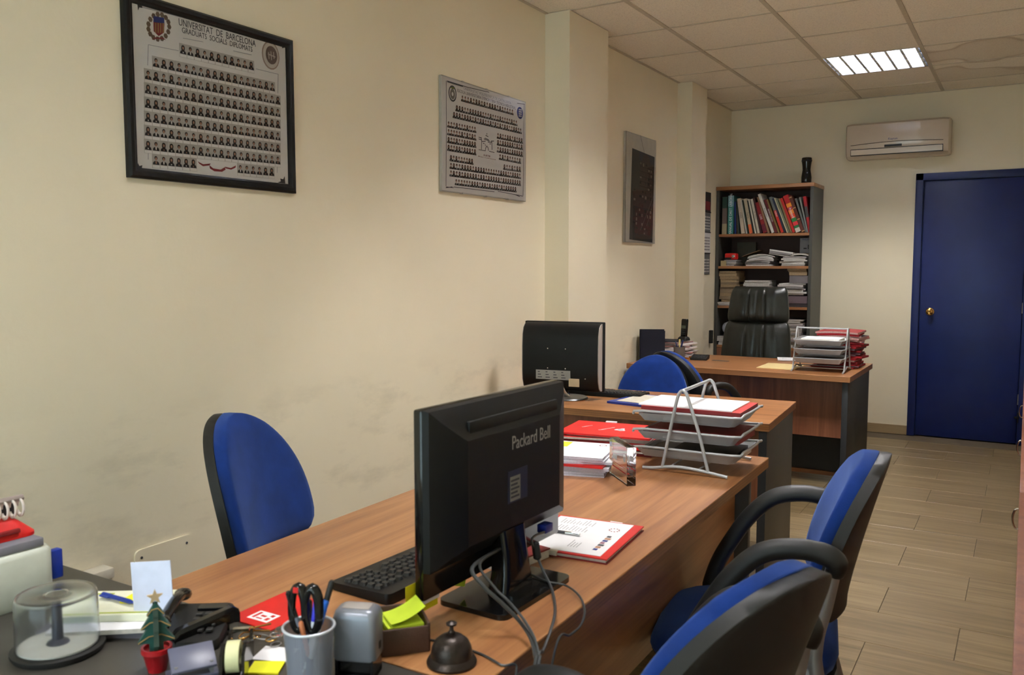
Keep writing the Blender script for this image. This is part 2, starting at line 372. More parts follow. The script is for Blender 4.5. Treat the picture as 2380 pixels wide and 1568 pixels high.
# luminaires: housing, four tubes, mirror louvre
REFL = pm('mirror_louvre', (236, 240, 246), .22, metal=.85, var=0); TUBEM = pm('fluorescent_tube', (255, 250, 246), .5, emit=TUBE_L, var=0)
TUBED = pm('dimmed_fluorescent_tube', (255, 250, 246), .5, emit=TUBE_L*.66, var=0)  # same tube type, output lowered to darken the walls near it
TUBEB = pm('boosted_fluorescent_tube', (255, 250, 246), .5, emit=TUBE_L*1.5, var=0)  # same tube type, output raised to brighten the middle of the left wall
HOUS = pm('luminaire_grey', (150, 156, 168), .4); REFLD = pm('long_louvre_blade', (62, 68, 82), .5, metal=.0, var=0)
def luminaire(i, j, label):
    a0, b0, a1, b1 = cell(i, j); cx, cy = (a0+a1)/2, (b0+b1)/2
    t = thing('ceiling_light', label, 'light', (cx, cy, CH), 0, 'recessed ceiling lights'); h = .585/2
    b = B()
    for s in (-1, 1):
        b.box((s*h-.004 if s > 0 else s*h, -h, .0), (s*h if s > 0 else s*h+.004, h, .095)); b.box((-h, s*h-.004 if s > 0 else s*h, 0), (h, s*h if s > 0 else s*h+.004, .095))
    b.box((-h, -h, .092), (h, h, .095))
    b.build('housing', HOUS, t)
    for q in range(4):
        y = -h+.073+q*.146
        B().tube([(-.27, y, .070), (.27, y, .070)], .008, 10).build('fluorescent_tube', (TUBED if b0 > 5 or .5 < b0 < 3 else TUBEB if b0 > 3 else TUBEM), t)
    b = B()
    for q in range(5):                      # long blades between the tubes, V section
        y = -h+.003+q*(2*h-.006)/4; wd = .010 if 0 < q < 4 else .004
        b.prism([(y-wd/3, 0), (y+wd/3, 0), (y+.0015, .056), (y-.0015, .056)], -h+.005, h-.005, T(rx=90, rz=90))
    b.build('louvre_blade', REFLD, t)
    for q in range(7):
        x = -h+.02+q*(2*h-.04)/6
        B().prism([(x-.008, .001), (x+.008, .001), (x+.001, .054), (x-.001, .054)], -h+.005, h-.005, T(rx=90)).build('cross_blade', REFL, t)
    return t
LBL = ['square recessed ceiling light with mirrored louvre grid in front of the air conditioner',
       'square recessed ceiling light above the middle desk', 'square recessed ceiling light above the nearest desk', 'square recessed ceiling light by the shop window']
for (i, j), l in zip(lcells, LBL): luminaire(i, j, l)

# door
DB = pm('blue_gloss_paint', (18, 34, 90), .42, var=.08, vscale=6, bump=.15, bscale=40)
dr = bpy.data.objects.new('door_1', None); COL.objects.link(dr); dr['kind'] = 'structure'; dr.location = (DX0, DEPTH, 0)
W_ = DX1-DX0
b = B(); b.box((DX0-.3, DEPTH+WT, -.05), (DX1+.3, DEPTH+WT+.02, DZ+.3)); b.box((DX0-.05, DEPTH, -.05), (DX1+.05, DEPTH+WT, -.004)); struct('door_light_block', b, CEILM)  # unseen dark panel and sill added behind the door to stop light leaking in
b = B()
for x0, x1 in ((-.005, .05), (W_-.05, W_+.005)): b.box((x0, -.018, 0), (x1, .0, DZ+.005), bev=.003)
b.box((-.005, -.018, DZ-.05), (W_+.005, 0, DZ+.005), bev=.003)
b.build('door_frame', DB, dr)
b = B()
for x0, x1 in ((.0, .052), (W_-.052, W_)): b.box((x0, 0, 0), (x1, .1, DZ))
b.box((0, 0, DZ-.052), (W_, .1, DZ)); b.box((.052, .03, 0), (.058, .1, DZ-.05)); b.build('door_jamb', DB, dr)
leaf = B().box((.055, .006, .006), (W_-.055, .046, DZ-.055), bev=.003).build('door_leaf', DB, dr)
BRASS = pm('brass', (214, 170, 96), .22, metal=1)
k = at(2161, 724, Y=DEPTH)-Vector((DX0, DEPTH, 0))
B().lathe([(.031, 0), (.031, .004), (.026, .009), (.012, .012), (.012, .028), (.022, .034), (.027, .046), (.024, .058), (.012, .063), (.008, .061)], 24, T(k.x, .006, k.z, rx=90)).build('door_knob', BRASS, dr)
for z in (.35, 1.05, 1.8):
    B().tube([(W_-.052, -.002, z-.04), (W_-.052, -.002, z+.04)], .006, 8).build('door_hinge', STEEL, dr)
k = at(2361, 970, Y=DEPTH-.02)-Vector((DX0, DEPTH, 0))
b = B(); b.box((k.x-.012, -.03, k.z-.008), (k.x+.02, -.012, k.z+.008), bev=.003); b.tube([(k.x+.012, -.03, k.z-.04), (k.x+.012, -.03, k.z+.04)], .004)
b.build('door_bolt', BLKP, dr)
# ================================================================ WALL OBJECTS
FRB = pm('black_frame_lacquer', (10, 10, 12), .35, spec=.3); PRINT = pm('print_paper', (222, 220, 216), .6, var=.01)
THUMB = pm('portrait_ground', (176, 172, 166), .7, var=.02); SKIN = pm('portrait_skin', (170, 128, 106), .7); HAIR = pm('portrait_hair', (44, 34, 32), .7); SUIT = pm('portrait_suit', (34, 34, 40), .7)
MAROON = pm('maroon_ink', (128, 40, 46), .7); NAVY = pm('navy_ink', (30, 44, 120), .6); OLIVE = pm('olive_ink', (112, 120, 60), .7); GOLD = pm('dull_gold_ink', (150, 120, 70), .6)
PGL = pm('picture_glass', (250, 250, 250), .03, trans=1, ior=1.12, var=0); ALU = pm('clip_frame_edge', (182, 182, 176), .4, metal=.5)
def on_wall(px, py): q = at(px, py, X=0); return q.y, q.z
def wallM(y, z, x=0): # local x -> +Y, local y -> +Z, local z -> +X
    return Matrix.Translation((x, y, z)) @ Euler((R(90), 0, R(90))).to_matrix().to_4x4()
def portraits(rows, conv, sz, y0, z0, parent, seed, boxes=True):
    """rows of small printed head-and-shoulders portraits, flat ink on the print"""
    rnd = random.Random(seed); g = B(); x = .0006
    for (ax, ay), (bx, by), n in rows:
        ya, za = conv(ax, ay); yb, zb = conv(bx, by)
        for i in range(n):
            t = i/(n-1); y = ya+(yb-ya)*t-y0; z = za+(zb-za)*t-z0; mm = wallM(y, z)
            if boxes:
                g.prism([(-sz*.47, -sz*.85), (sz*.47, -sz*.85), (sz*.47, sz*.62), (-sz*.47, sz*.62)], 0, x, mm, 0)
                g.prism([(-sz*.44, -sz*.82), (sz*.44, -sz*.82), (sz*.44, -sz*.52), (-sz*.44, -sz*.52)], x, x*1.2, mm, 4)
            g.prism([(-sz*.40, -sz*.48), (sz*.40, -sz*.48), (sz*.34, -sz*.22), (sz*.1, -sz*.08), (-sz*.1, -sz*.08), (-sz*.34, -sz*.22)], x, x*1.6, mm, 3)
            g.prism([(-sz*.05, -sz*.4), (sz*.05, -sz*.4), (sz*.09, -sz*.1), (-sz*.09, -sz*.1)], x, x*1.8, mm, 4 if rnd.random() < .5 else 1)
            lg = rnd.random() < .55
            if lg: g.prism([(sz*.24*math.cos(R(a)), sz*(.2 if a < 180 else .12)+sz*(.26 if a < 180 else .42)*math.sin(R(a))) for a in range(0, 360, 45)], x, x*1.9, mm, 2)
            else: g.prism([(sz*.19*math.cos(R(a)), sz*.22+sz*.22*math.sin(R(a))) for a in range(0, 360, 45)], x, x*1.9, mm, 2)
            g.prism([(sz*.12*math.cos(R(a)), sz*.14+sz*.17*math.sin(R(a))) for a in range(0, 360, 60)], x, x*2.2, mm, 1)
    return g.build('portrait_rows', [THUMB, SKIN, HAIR, SUIT, PRINT], parent, kind='stuff')
# --- large black frame
Y0, Y1, Z0, Z1 = 1.606, 2.277, 1.632, 2.170
t = thing('framed_picture', 'large graduation portrait chart in a glossy black frame, nearest the photographer', 'picture', (0, Y0, Z0)); Wd, Hd = Y1-Y0, Z1-Z0
b = B(); fw = .031
def bar(b, p, q, wdt):
    prof = [(0, 0), (wdt, 0), (wdt, .010), (wdt*.8, .018), (wdt*.4, .022), (0, .014)]
# mitred profile frame
    return b
prof = [(0, 0), (0, .016), (.007, .022), (.018, .021), (.025, .015), (.031, .013), (.031, 0)]
rings = []
for (cy_, cz_, sy, sz_) in ((0, 0, 1, 1), (Wd, 0, -1, 1), (Wd, Hd, -1, -1), (0, Hd, 1, -1)):
    rings.append([(x, cy_+sy*o_, cz_+sz_*o_) for o_, x in prof])
b.loft(rings, loop=True); b.build('frame', FRB, t)
B().box((.004, fw-.004, fw-.004), (.0085, Wd-fw+.004, Hd-fw+.004)).build('print', PRINT, t)
c1 = lambda x, y: on_wall(280+x/3.4095, y/3.4095)
rows = [((480, 395), (1020, 522), 11), ((266, 497), (1188, 690), 18)] + [((203, a), (1232, c), 20) for a, c in ((595, 797), (707, 893), (820, 985), (930, 1080), (1040, 1175), (1152, 1270))] + [((266, 1270), (562, 1297), 6), ((935, 1338), (1183, 1362), 6)]
g = portraits(rows, c1, .0285, Y0, Z0, t, 3); g.location = (.0085, 0, 0)
def txt(s, p0, p1, conv, parent, yy0, zz0, size, mat=INK, x=.009, sx=1., name='lettering', sp=1.):
    a = conv(*p0); c = conv(*p1); q = ((a[0]+c[0])/2-yy0, (a[1]+c[1])/2-zz0); ang = math.degrees(math.atan2(c[1]-a[1], c[0]-a[0]))
    o = text(name, s, size, wallM(q[0], q[1], x) @ T(rz=0), mat, parent, ext=.0002, sx=1, spacing=sp)
    ln = max(v.co.y for v in o.data.vertices)-min(v.co.y for v in o.data.vertices); want = abs(c[0]-a[0]); cy = q[0]; k = want/ln
    for v in o.data.vertices: v.co.y = cy+(v.co.y-cy)*k
    return o
txt('UNIVERSITAT  DE  BARCELONA', (445, 185), (1055, 345), c1, t, Y0, Z0, .030); txt('GRADUATS  SOCIALS  DIPLOMATS', (472, 250), (1030, 390), c1, t, Y0, Z0, .024)
b = B()
def lines(b, segs, conv, yy0, zz0, wd_=.0008, x0=.0085, x1=.0091, mi=0):
    for p, q in segs:
        a = Vector((0, *conv(*p))); c = Vector((0, *conv(*q))); d = (c-a).normalized(); n_ = Vector((0, -d.z, d.y))*wd_
        vs = []
        for x in (x0, x1): vs += [(x, v.y-yy0, v.z-zz0) for v in (a-n_, c-n_, c+n_, a+n_)]
        b.add(vs, [(0, 3, 2, 1), (4, 5, 6, 7), (0, 1, 5, 4), (1, 2, 6, 5), (2, 3, 7, 6), (3, 0, 4, 7)], mi=mi)
lines(b, [((480, 305), (640, 335)), ((880, 405), (1025, 438)), ((205, 357), (445, 405)), ((205, 357), (200, 520)), ((1060, 548), (1235, 590)), ((1235, 590), (1232, 740)), ((205, 1210), (205, 1265)), ((1228, 1320), (1228, 1370)), ((150, 60), (1250, 335)), ((180, 1362), (590, 1392)), ((905, 1425), (1230, 1450))], c1, Y0, Z0)
b.build('ruled_lines', INKL, t)
def disc(b, conv, c, ry, rz_, yy0, zz0, mi, x=.0085, th=.0006, n=20, hole=0):
    y, z = conv(*c); pts = [(ry*math.cos(2*math.pi*k/n), rz_*math.sin(2*math.pi*k/n)) for k in range(n)]
    if hole:
        for k in range(n):
            p, q = pts[k], pts[(k+1) % n]
            b.prism([p, q, (q[0]*hole, q[1]*hole), (p[0]*hole, p[1]*hole)], 0, th, wallM(y-yy0, z-zz0, x), mi)
    else: b.prism(pts, 0, th, wallM(y-yy0, z-zz0, x), mi)
def poly(b, conv, pts, yy0, zz0, mi, x=.0085, th=.0006):
    q = [conv(*p) for p in pts]; b.prism([(a-yy0, c-zz0) for a, c in q][::-1], 0, th, wallM(0, 0, x), mi)
b = B()   # crest in a wreath
[disc(b, c1, (288+83*math.cos(a_*.42), 215+98*math.sin(a_*.42)), .0075, .0085, Y0, Z0, 3, n=6) for a_ in range(15)]; poly(b, c1, [(246, 130), (330, 145), (333, 190), (246, 178)], Y0, Z0, 0); poly(b, c1, [(246, 178), (333, 190), (330, 260), (288, 290), (248, 250)], Y0, Z0, 1)
for q in range(4): poly(b, c1, [(258+q*20, 185), (267+q*20, 187), (267+q*20, 265), (258+q*20, 262)], Y0, Z0, 2, x=.0091)
poly(b, c1, [(255, 300), (320, 300), (345, 320), (318, 312), (262, 310), (235, 318)], Y0, Z0, 1)
b.build('coat_of_arms', [NAVY, MAROON, GOLD, pm('wreath_ink', (110, 92, 74), .7)], t)
b = B(); disc(b, c1, (1176, 442), .040, .048, Y0, Z0, 0); disc(b, c1, (1176, 442), .036, .043, Y0, Z0, 1, x=.0091); disc(b, c1, (1180, 440), .026, .031, Y0, Z0, 2, x=.0097)
lines(b, [((1155, 415), (1160, 470)), ((1175, 410), (1180, 480)), ((1195, 415), (1200, 470)), ((1150, 430), (1210, 455))], c1, Y0, Z0, .0018, .0102, .0106, 1)
b.build('round_seal', [pm('seal_brown', (150, 130, 116), .7), pm('seal_light', (196, 188, 178), .7), pm('seal_dark', (104, 88, 80), .7)], t)
b = B()
for p in ([(598, 1280), (640, 1302), (700, 1296), (690, 1312), (640, 1318), (612, 1300)], [(690, 1310), (720, 1335), (780, 1345), (812, 1325), (818, 1345), (790, 1362), (730, 1358), (694, 1335)], [(812, 1322), (860, 1332), (900, 1312), (896, 1330), (862, 1345), (820, 1335)]): poly(b, c1, p, Y0, Z0, 0)
b.build('ribbon_emblem', MAROON, t)
b = B()
for cx_, cy_, sx_, sy_ in ((118, 28, 1, 1), (1305, 345, -1, 1), (118, 1350, 1, -1), (1292, 1455, -1, -1)):
    poly(b, c1, [(cx_, cy_), (cx_+sx_*62, cy_+sy_*8), (cx_+sx_*36, cy_+sy_*18), (cx_+sx_*40, cy_+sy_*40), (cx_+sx_*16, cy_+sy_*34), (cx_+sx_*6, cy_+sy_*58)], Y0, Z0, 0)
b.build('corner_flourish', INK, t)
B().box((.0112, fw-.003, fw-.003), (.0124, Wd-fw+.003, Hd-fw+.003)).build('glass', PGL, t)

# --- clip frame with engineering class
Y0, Y1, Z0, Z1 = 3.178, 3.930, 1.708, 2.220; Wd, Hd = Y1-Y0, Z1-Z0
t = thing('framed_picture', 'frameless clip-framed class chart with castle drawing, between black frame and pillar', 'picture', (0, Y0, Z0))
B().box((0.002, 0, 0), (.014, Wd, Hd)).build('backing', ALU, t)
B().box((.014, .004, .004), (.0148, Wd-.004, Hd-.004)).build('print', PRINT, t)
c2 = lambda x, y: on_wall(1000+x/4.9, 160+y/4.9)
rows = [((335, 340), (905, 495), 20), ((272, 452), (950, 620), 25), ((240, 528), (1000, 710), 28)]
rows += [((178, a), (478, c), 11) for a, c in ((635, 695), (722, 782), (812, 866), (900, 950))] + [((742, a), (1012, c), 11) for a, c in ((765, 822), (842, 893), (920, 972))]
rows += [((766, 1005), (990, 1050), 9), ((815, 1120), (990, 1145), 7), ((205, 1018), (445, 1058), 9), ((205, 1105), (990, 1222), 28), ((205, 1190), (990, 1302), 28), ((265, 1290), (940, 1375), 25)]
rows = [(p, q, n) for p, q, n in rows]
g = portraits(rows, c2, .0300, Y0, Z0, t, 5, boxes=False); g.location = (.0142, 0, 0)
txt("UNIVERSITAT POLITÈCNICA DE CATALUNYA", (350, 235), (890, 390), c2, t, Y0, Z0, .018, INKL, .015)
txt("ESCOLA UNIVERSITÀRIA D'ENGINYERIA TÈCNICA INDUSTRIAL", (275, 265), (945, 440), c2, t, Y0, Z0, .020, pm('grey_ink_mid', (110, 108, 110), .8), .015)
b = B(); lines(b, [((160, 140), (400, 215)), ((150, 140), (152, 700)), ((152, 700), (148, 1340)), ((150, 1345), (235, 1355)), ((235, 1345), (700, 1400)), ((740, 1395), (1025, 1450)), ((1040, 400), (1035, 900)), ((1035, 900), (1028, 1445)), ((960, 395), (1045, 405)), ((400, 215), (640, 270)), ((520, 922), (600, 935)), ((640, 940), (700, 955))], c2, Y0, Z0, .0013, .0148, .0154)
lines(b, [((160, 150), (340, 205)), ((220, 1345), (145, 1355)), ((930, 1430), (990, 1455)), ((555, 810), (552, 920)), ((670, 830), (672, 925)), ((555, 830), (600, 825)), ((625, 835), (670, 840)), ((590, 790), (635, 810)), ((580, 800), (645, 825)), ((600, 760), (630, 775)), ((520, 780), (550, 790)), ((520, 800), (550, 810)), ((550, 780), (555, 830)), ((660, 825), (695, 825)), ((613, 750), (615, 735)), ((595, 860), (598, 880)), ((600, 905), (612, 880)), ((612, 880), (628, 900)), ((628, 900), (632, 935)), ((596, 930), (600, 905)), ((570, 850), (585, 852)), ((645, 855), (660, 857))], c2, Y0, Z0, .0016, .0148, .0155)
b.build('border_and_castle_drawing', INK, t)
b = B(); disc(b, c2, (222, 285), .031, .036, Y0, Z0, 0, x=.0148, hole=.82); disc(b, c2, (222, 290), .019, .023, Y0, Z0, 1, x=.0148, hole=.4); poly(b, c2, [(200, 205), (212, 228), (236, 235), (250, 215), (222, 212)], Y0, Z0, 2, x=.0148); b.build('crest', [INK, pm('crest_grey', (120, 116, 110), .7), OLIVE], t)
b = B(); disc(b, c2, (992, 505), .030, .030, Y0, Z0, 0, x=.0148)
for ii in range(3):
    for jj in range(4): poly(b, c2, [(978+ii*12, 458+jj*24+ii*2), (986+ii*12, 460+jj*24+ii*2), (986+ii*12, 476+jj*24+ii*2), (978+ii*12, 474+jj*24+ii*2)], Y0, Z0, 1, x=.0154)
b.build('round_blue_logo', [NAVY, PRINT], t)
txt('EUETIB', (578, 985), (652, 1000), c2, t, Y0, Z0, .012, MAROON, .015); txt('Barcelona', (515, 1002), (715, 1030), c2, t, Y0, Z0, .006, MAROON, .015)
B().box((.0152, 0, 0), (.0172, Wd, Hd)).build('glass', PGL, t)
b = B()
for yy in (.17, .375, .58): b.box((.0, yy-.008, Hd-.004), (.019, yy+.008, Hd+.002)); b.box((.0, yy-.008, -.002), (.019, yy+.008, .004))
b.build('clips', ALU, t)

# --- tall photograph of a building
Y0, Y1, Z0, Z1 = 5.222, 5.748, 1.528, 2.244; Wd, Hd = Y1-Y0, Z1-Z0
t = thing('framed_picture', 'tall narrow clip frame with dark night photo of a building, glass cracked at top', 'picture', (0, Y0, Z0))
B().box((.002, 0, 0), (.016, Wd, Hd)).build('backing', ALU, t); B().box((.016, .004, .004), (.0168, Wd-.004, Hd-.004)).build('print', pm('mount_grey', (206, 202, 190), .6), t)
c3 = lambda x, y: on_wall(1430+x/3.919, 280+y/3.919)
b = B(); rnd = random.Random(4)
ph = [pm('photo_night', (30, 27, 30), .5), pm('photo_facade', (78, 64, 60), .5), pm('photo_light', (140, 126, 116), .5), pm('photo_red', (72, 46, 46), .5), pm('photo_sky', (62, 66, 78), .5), pm('photo_green', (40, 54, 44), .5)]
poly(b, c3, [(132, 252), (336, 335), (316, 1112), (106, 1082)], Y0, Z0, 0, x=.0168)
A_ = [Vector((0, *c3(*p))) for p in ((132, 252), (336, 335), (316, 1112), (106, 1082))]
def pq(u, v): p = (A_[0]*(1-u)+A_[1]*u)*(1-v)+(A_[3]*(1-u)+A_[2]*u)*v; return (p.y-Y0, p.z-Z0)
def pr(u0, v0, u1, v1, mi, x): b.prism([pq(u0, v1), pq(u1, v1), pq(u1, v0), pq(u0, v0)], 0, .0004, wallM(0, 0, x), mi)
pr(.3, .0, 1, .10, 4, .0173); pr(.36, .13, .95, .40, 1, .0173); pr(.1, .42, .95, .62, 1, .0173); pr(.2, .64, .95, .92, 3, .0173)
b.prism([pq(.42, .12), pq(.48, .04), pq(.62, .0), pq(.76, .04), pq(.82, .12)][::-1], 0, .0004, wallM(0, 0, .0177), 1)
for r_ in range(16):
    v = .12+r_*.052
    for q in range(7):
        u = .12+q*.12
        if rnd.random() < .62 and (u > .34 or v > .42): pr(u, v, u+.03+rnd.random()*.05, v+.018+rnd.random()*.02, rnd.choice([2, 0, 3, 2, 5, 1]), .0181)
for q in range(5): pr(.35, .16+q*.055, .93, .166+q*.055, 0, .0185)
b.build('photograph', ph, t)
b = B(); lines(b, [((205, 135), (240, 295))], c3, Y0, Z0, .0014, .0196, .0199); lines(b, [((330, 680), (205, 1000)), ((320, 760), (262, 960))], c3, Y0, Z0, .0012, .0186, .0188, 1); b.build('glass_crack', [INK, pm('trail_light', (150, 140, 130), .5)], t)
B().box((.0175, 0, 0), (.0195, Wd, Hd)).build('glass', PGL, t)

# --- wall calendar beyond second pillar
t = thing('wall_calendar', 'narrow four-panel black and white calendar hanging behind the second pillar', 'calendar', (0, 6.80, 1.30))
b = B(); cz_ = [(.67, .51, BLKP), (.50, .35, None), (.34, .17, None), (.16, 0, None)]
B().box((.002, 0, .515), (.006, .215, .675)).build('picture_leaf', BLKP, t)
B().box((.006, .08, .53), (.0066, .20, .60)).build('picture_print', pm('calendar_red', (120, 20, 20), .4), t)
for q, (z0, z1, mt) in enumerate(((.35, .505, pm('calendar_grey', (96, 98, 100), .6)), (.18, .345, PRINT), (.0, .172, pm('calendar_grey', (96, 98, 100), .6)))):
    B().box((.002, .004, z0), (.006, .213+.006*(q == 1), z1)).build('month_leaf', mt, t)
    b = B()
    for r_ in range(5):
        for c_ in range(7): b.box((.006, .02+c_*.027, z0+.02+r_*.024), (.0063, .034+c_*.027, z0+.032+r_*.024))
    b.build('dates', INK if q == 1 else PRINT, t)
b = B(); b.box((.002, 0, .343), (.010, .215, .352)); b.box((.002, 0, .507), (.010, .215, .517)); b.box((.002, 0, .173), (.010, .215, .180)); b.build('binding', BLKP, t)

# --- flush cover plates low on the wall
t = thing('cover_plate', 'cream rectangular cover plate screwed flat on the left wall', 'cover plate', (0, 1.583, .20))
b = B(); b.prism(rrect(.208, .31, .02, cx=.104, cy=.155), 0, .007, wallM(0, 0, 0)); b.build('plate', WALLP, t)
b = B()
for y_, z_ in ((.022, .285), (.186, .285)): b.lathe([(.004, 0), (.004, .002), (.001, .003)], 8, T(.007, y_, z_, ry=90))
b.build('screw', INK, t)
t = thing('cable_trunking_box', 'open cream cable box with dark inside at the left wall behind the desk clutter', 'cable box', (0, 1.18, .24))
b = B(); b.box((0, 0, .23), (.055, .304, .262), bev=.006); b.box((0, .292, 0), (.04, .304, .24)); b.box((0, 0, 0), (.04, .012, .24)); b.box((0, 0, 0), (.04, .304, .012)); b.build('frame', WHITEP, t)
B().box((.002, .012, .012), (.036, .292, .23)).build('inside', ANTHD, t)
t = thing('wall_socket', 'small dark socket on the wall behind the cordless phone', 'socket', (0, 7.04, .72))
B().box((0, 0, 0), (.03, .03, .11), bev=.004).build('body', BLKP, t)
# ================================================================ AIR CONDITIONER, CABINETS, BOOKCASE
ACM = pm('ac_plastic', (206, 190, 170), .22, var=.01, coat=.3)
t = thing('air_conditioner', 'cream split air conditioner mounted on back wall above the door', 'air conditioner', (.985, DEPTH, 2.222)); L_ = .755
b = B(); prof = [(0, .010), (-.02, 0), (-.12, .004), (-.165, .022), (-.186, .055), (-.195, .11), (-.196, .20), (-.190, .262), (-.17, .278), (0, .28)]
xsr = [0, .012, .05, L_-.05, L_-.012, L_]; sc_ = [.80, .93, 1, 1, .93, .80]
b.loft([[(x, y*s, .14+(z-.14)*(1-(1-s)*.35)) for y, z in prof] for x, s in zip(xsr, sc_)]); b.build('body', ACM, t)
b = B(); n = 14; pts = []
for i in range(n+1):
    x = .045+i*(L_-.09)/n; pts.append((x, -.1975, .105+.014*math.sin(math.pi*i/n)))
b.tube(pts, .0025, 6); b.build('panel_groove', pm('ac_shadow', (92, 80, 68), .6), t)
B().box((.045, -.1945, .0235), (L_-.045, -.160, .0745)).build('outlet_gap', BLKP, t)
B().prism([(-.1965, .028), (-.1990, .069), (-.190, .069), (-.188, .028)], .049, L_-.049, Matrix(((0, 0, 1, 0), (1, 0, 0, 0), (0, 1, 0, 0), (0, 0, 0, 1))) ).build('louvre_flap', ACM, t)
B().box((.295, -.1985, .080), (.42, -.190, .097), bev=.001).build('display_window', ANTHD, t)
text('lettering', 'Kaysun', .024, T(.355, -.1972, .140, rx=90), NAVY, t)

# low cabinets on the right
XCF = 2.302
for k_, (y0, y1) in enumerate(((.9, 2.75), (2.75, 4.1), (4.1, 5.45), (5.45, 6.5))):
    lab = ['nearest', 'second from the photographer', 'third from the photographer', 'furthest'][k_]
    t = thing('storage_cabinet', 'low cherry wood cabinet along the right wall, %s of the row' % lab, 'cabinet', (XCF, y0, 0), 0, 'low cabinets on the right'); dy = y1-y0; D_ = RX-XCF-.01
    b = B(); b.box((.018, .001, .06), (D_, .02, .712)); b.box((.018, dy-.02, .06), (D_, dy-.001, .712)); b.box((.018, .02, .06), (D_, dy-.02, .078)); b.box((D_-.01, .02, .078), (D_, dy-.02, .712)); b.build('body', CAB, t)
    B().box((.04, .002, 0), (D_, dy-.002, .06)).build('plinth', ANTHD, t)
    B().box((-.006, .001, .713), (D_, dy-.001, .74), bev=.003).build('top', CAB, t)
    for s in (0, 1):
        d = B().box((0, .003+s*dy/2, .065), (.017, dy/2-.002+s*dy/2, .71), bev=.002).build('door', CAB, t)
        yh = dy/2+(.045 if s else -.045)
        if not s: B().tube(spline([(.002, yh, .535), (-.014, yh, .532), (-.022, yh, .50), (-.014, yh, .468), (.002, yh, .465)], 5), .0035, 8).build('handle', CHROME, d)
        else: B().lathe([(.006, 0), (.006, .003), (.002, .004)], 10, T(.0, .003+dy/2+.04, .62, ry=-90)).build('lock', BLKP, d)

# bookcase
BX0, BX1, BY0, BY1, BH = .004, .795, 7.165, 7.555, 2.035
t = thing('bookcase', 'tall anthracite bookcase with wood shelves and top against back wall', 'bookcase', (BX0, BY0, 0)); W2, D2 = BX1-BX0, BY1-BY0
for x in (0, W2-.025): B().box((x, .003, 0), (x+.025, D2, BH-.03), bev=.001, seg=1).build('side_panel', ANTH, t)
B().box((-.002, -.004, BH-.03), (W2+.004, D2, BH), bev=.002).build('top', DESK, t)
B().box((.025, D2-.012, 0), (W2-.025, D2-.003, BH-.03)).build('back_panel', pm('bookcase_back', (72, 50, 46), .6), t)
SH = [1.638, 1.370, 1.036, .700]
for z in SH: B().box((.025, .006, z-.022), (W2-.025, D2-.012, z), bev=.001, seg=1).build('shelf', DESK, t)
for s in (0, 1):
    x0 = .027+s*(W2-.05)/2; d = B().box((x0, -.002, .03), (x0+(W2-.054)/2-.001, .016, .676), bev=.002).build('door', CAB, t)
    B().tube(spline([(x0+(.33 if s == 0 else .04), -.001, .60), (x0+(.33 if s == 0 else .04), -.024, .595), (x0+(.33 if s == 0 else .04), -.024, .52), (x0+(.33 if s == 0 else .04), -.001, .515)], 4), .004).build('handle', CHROME, d)
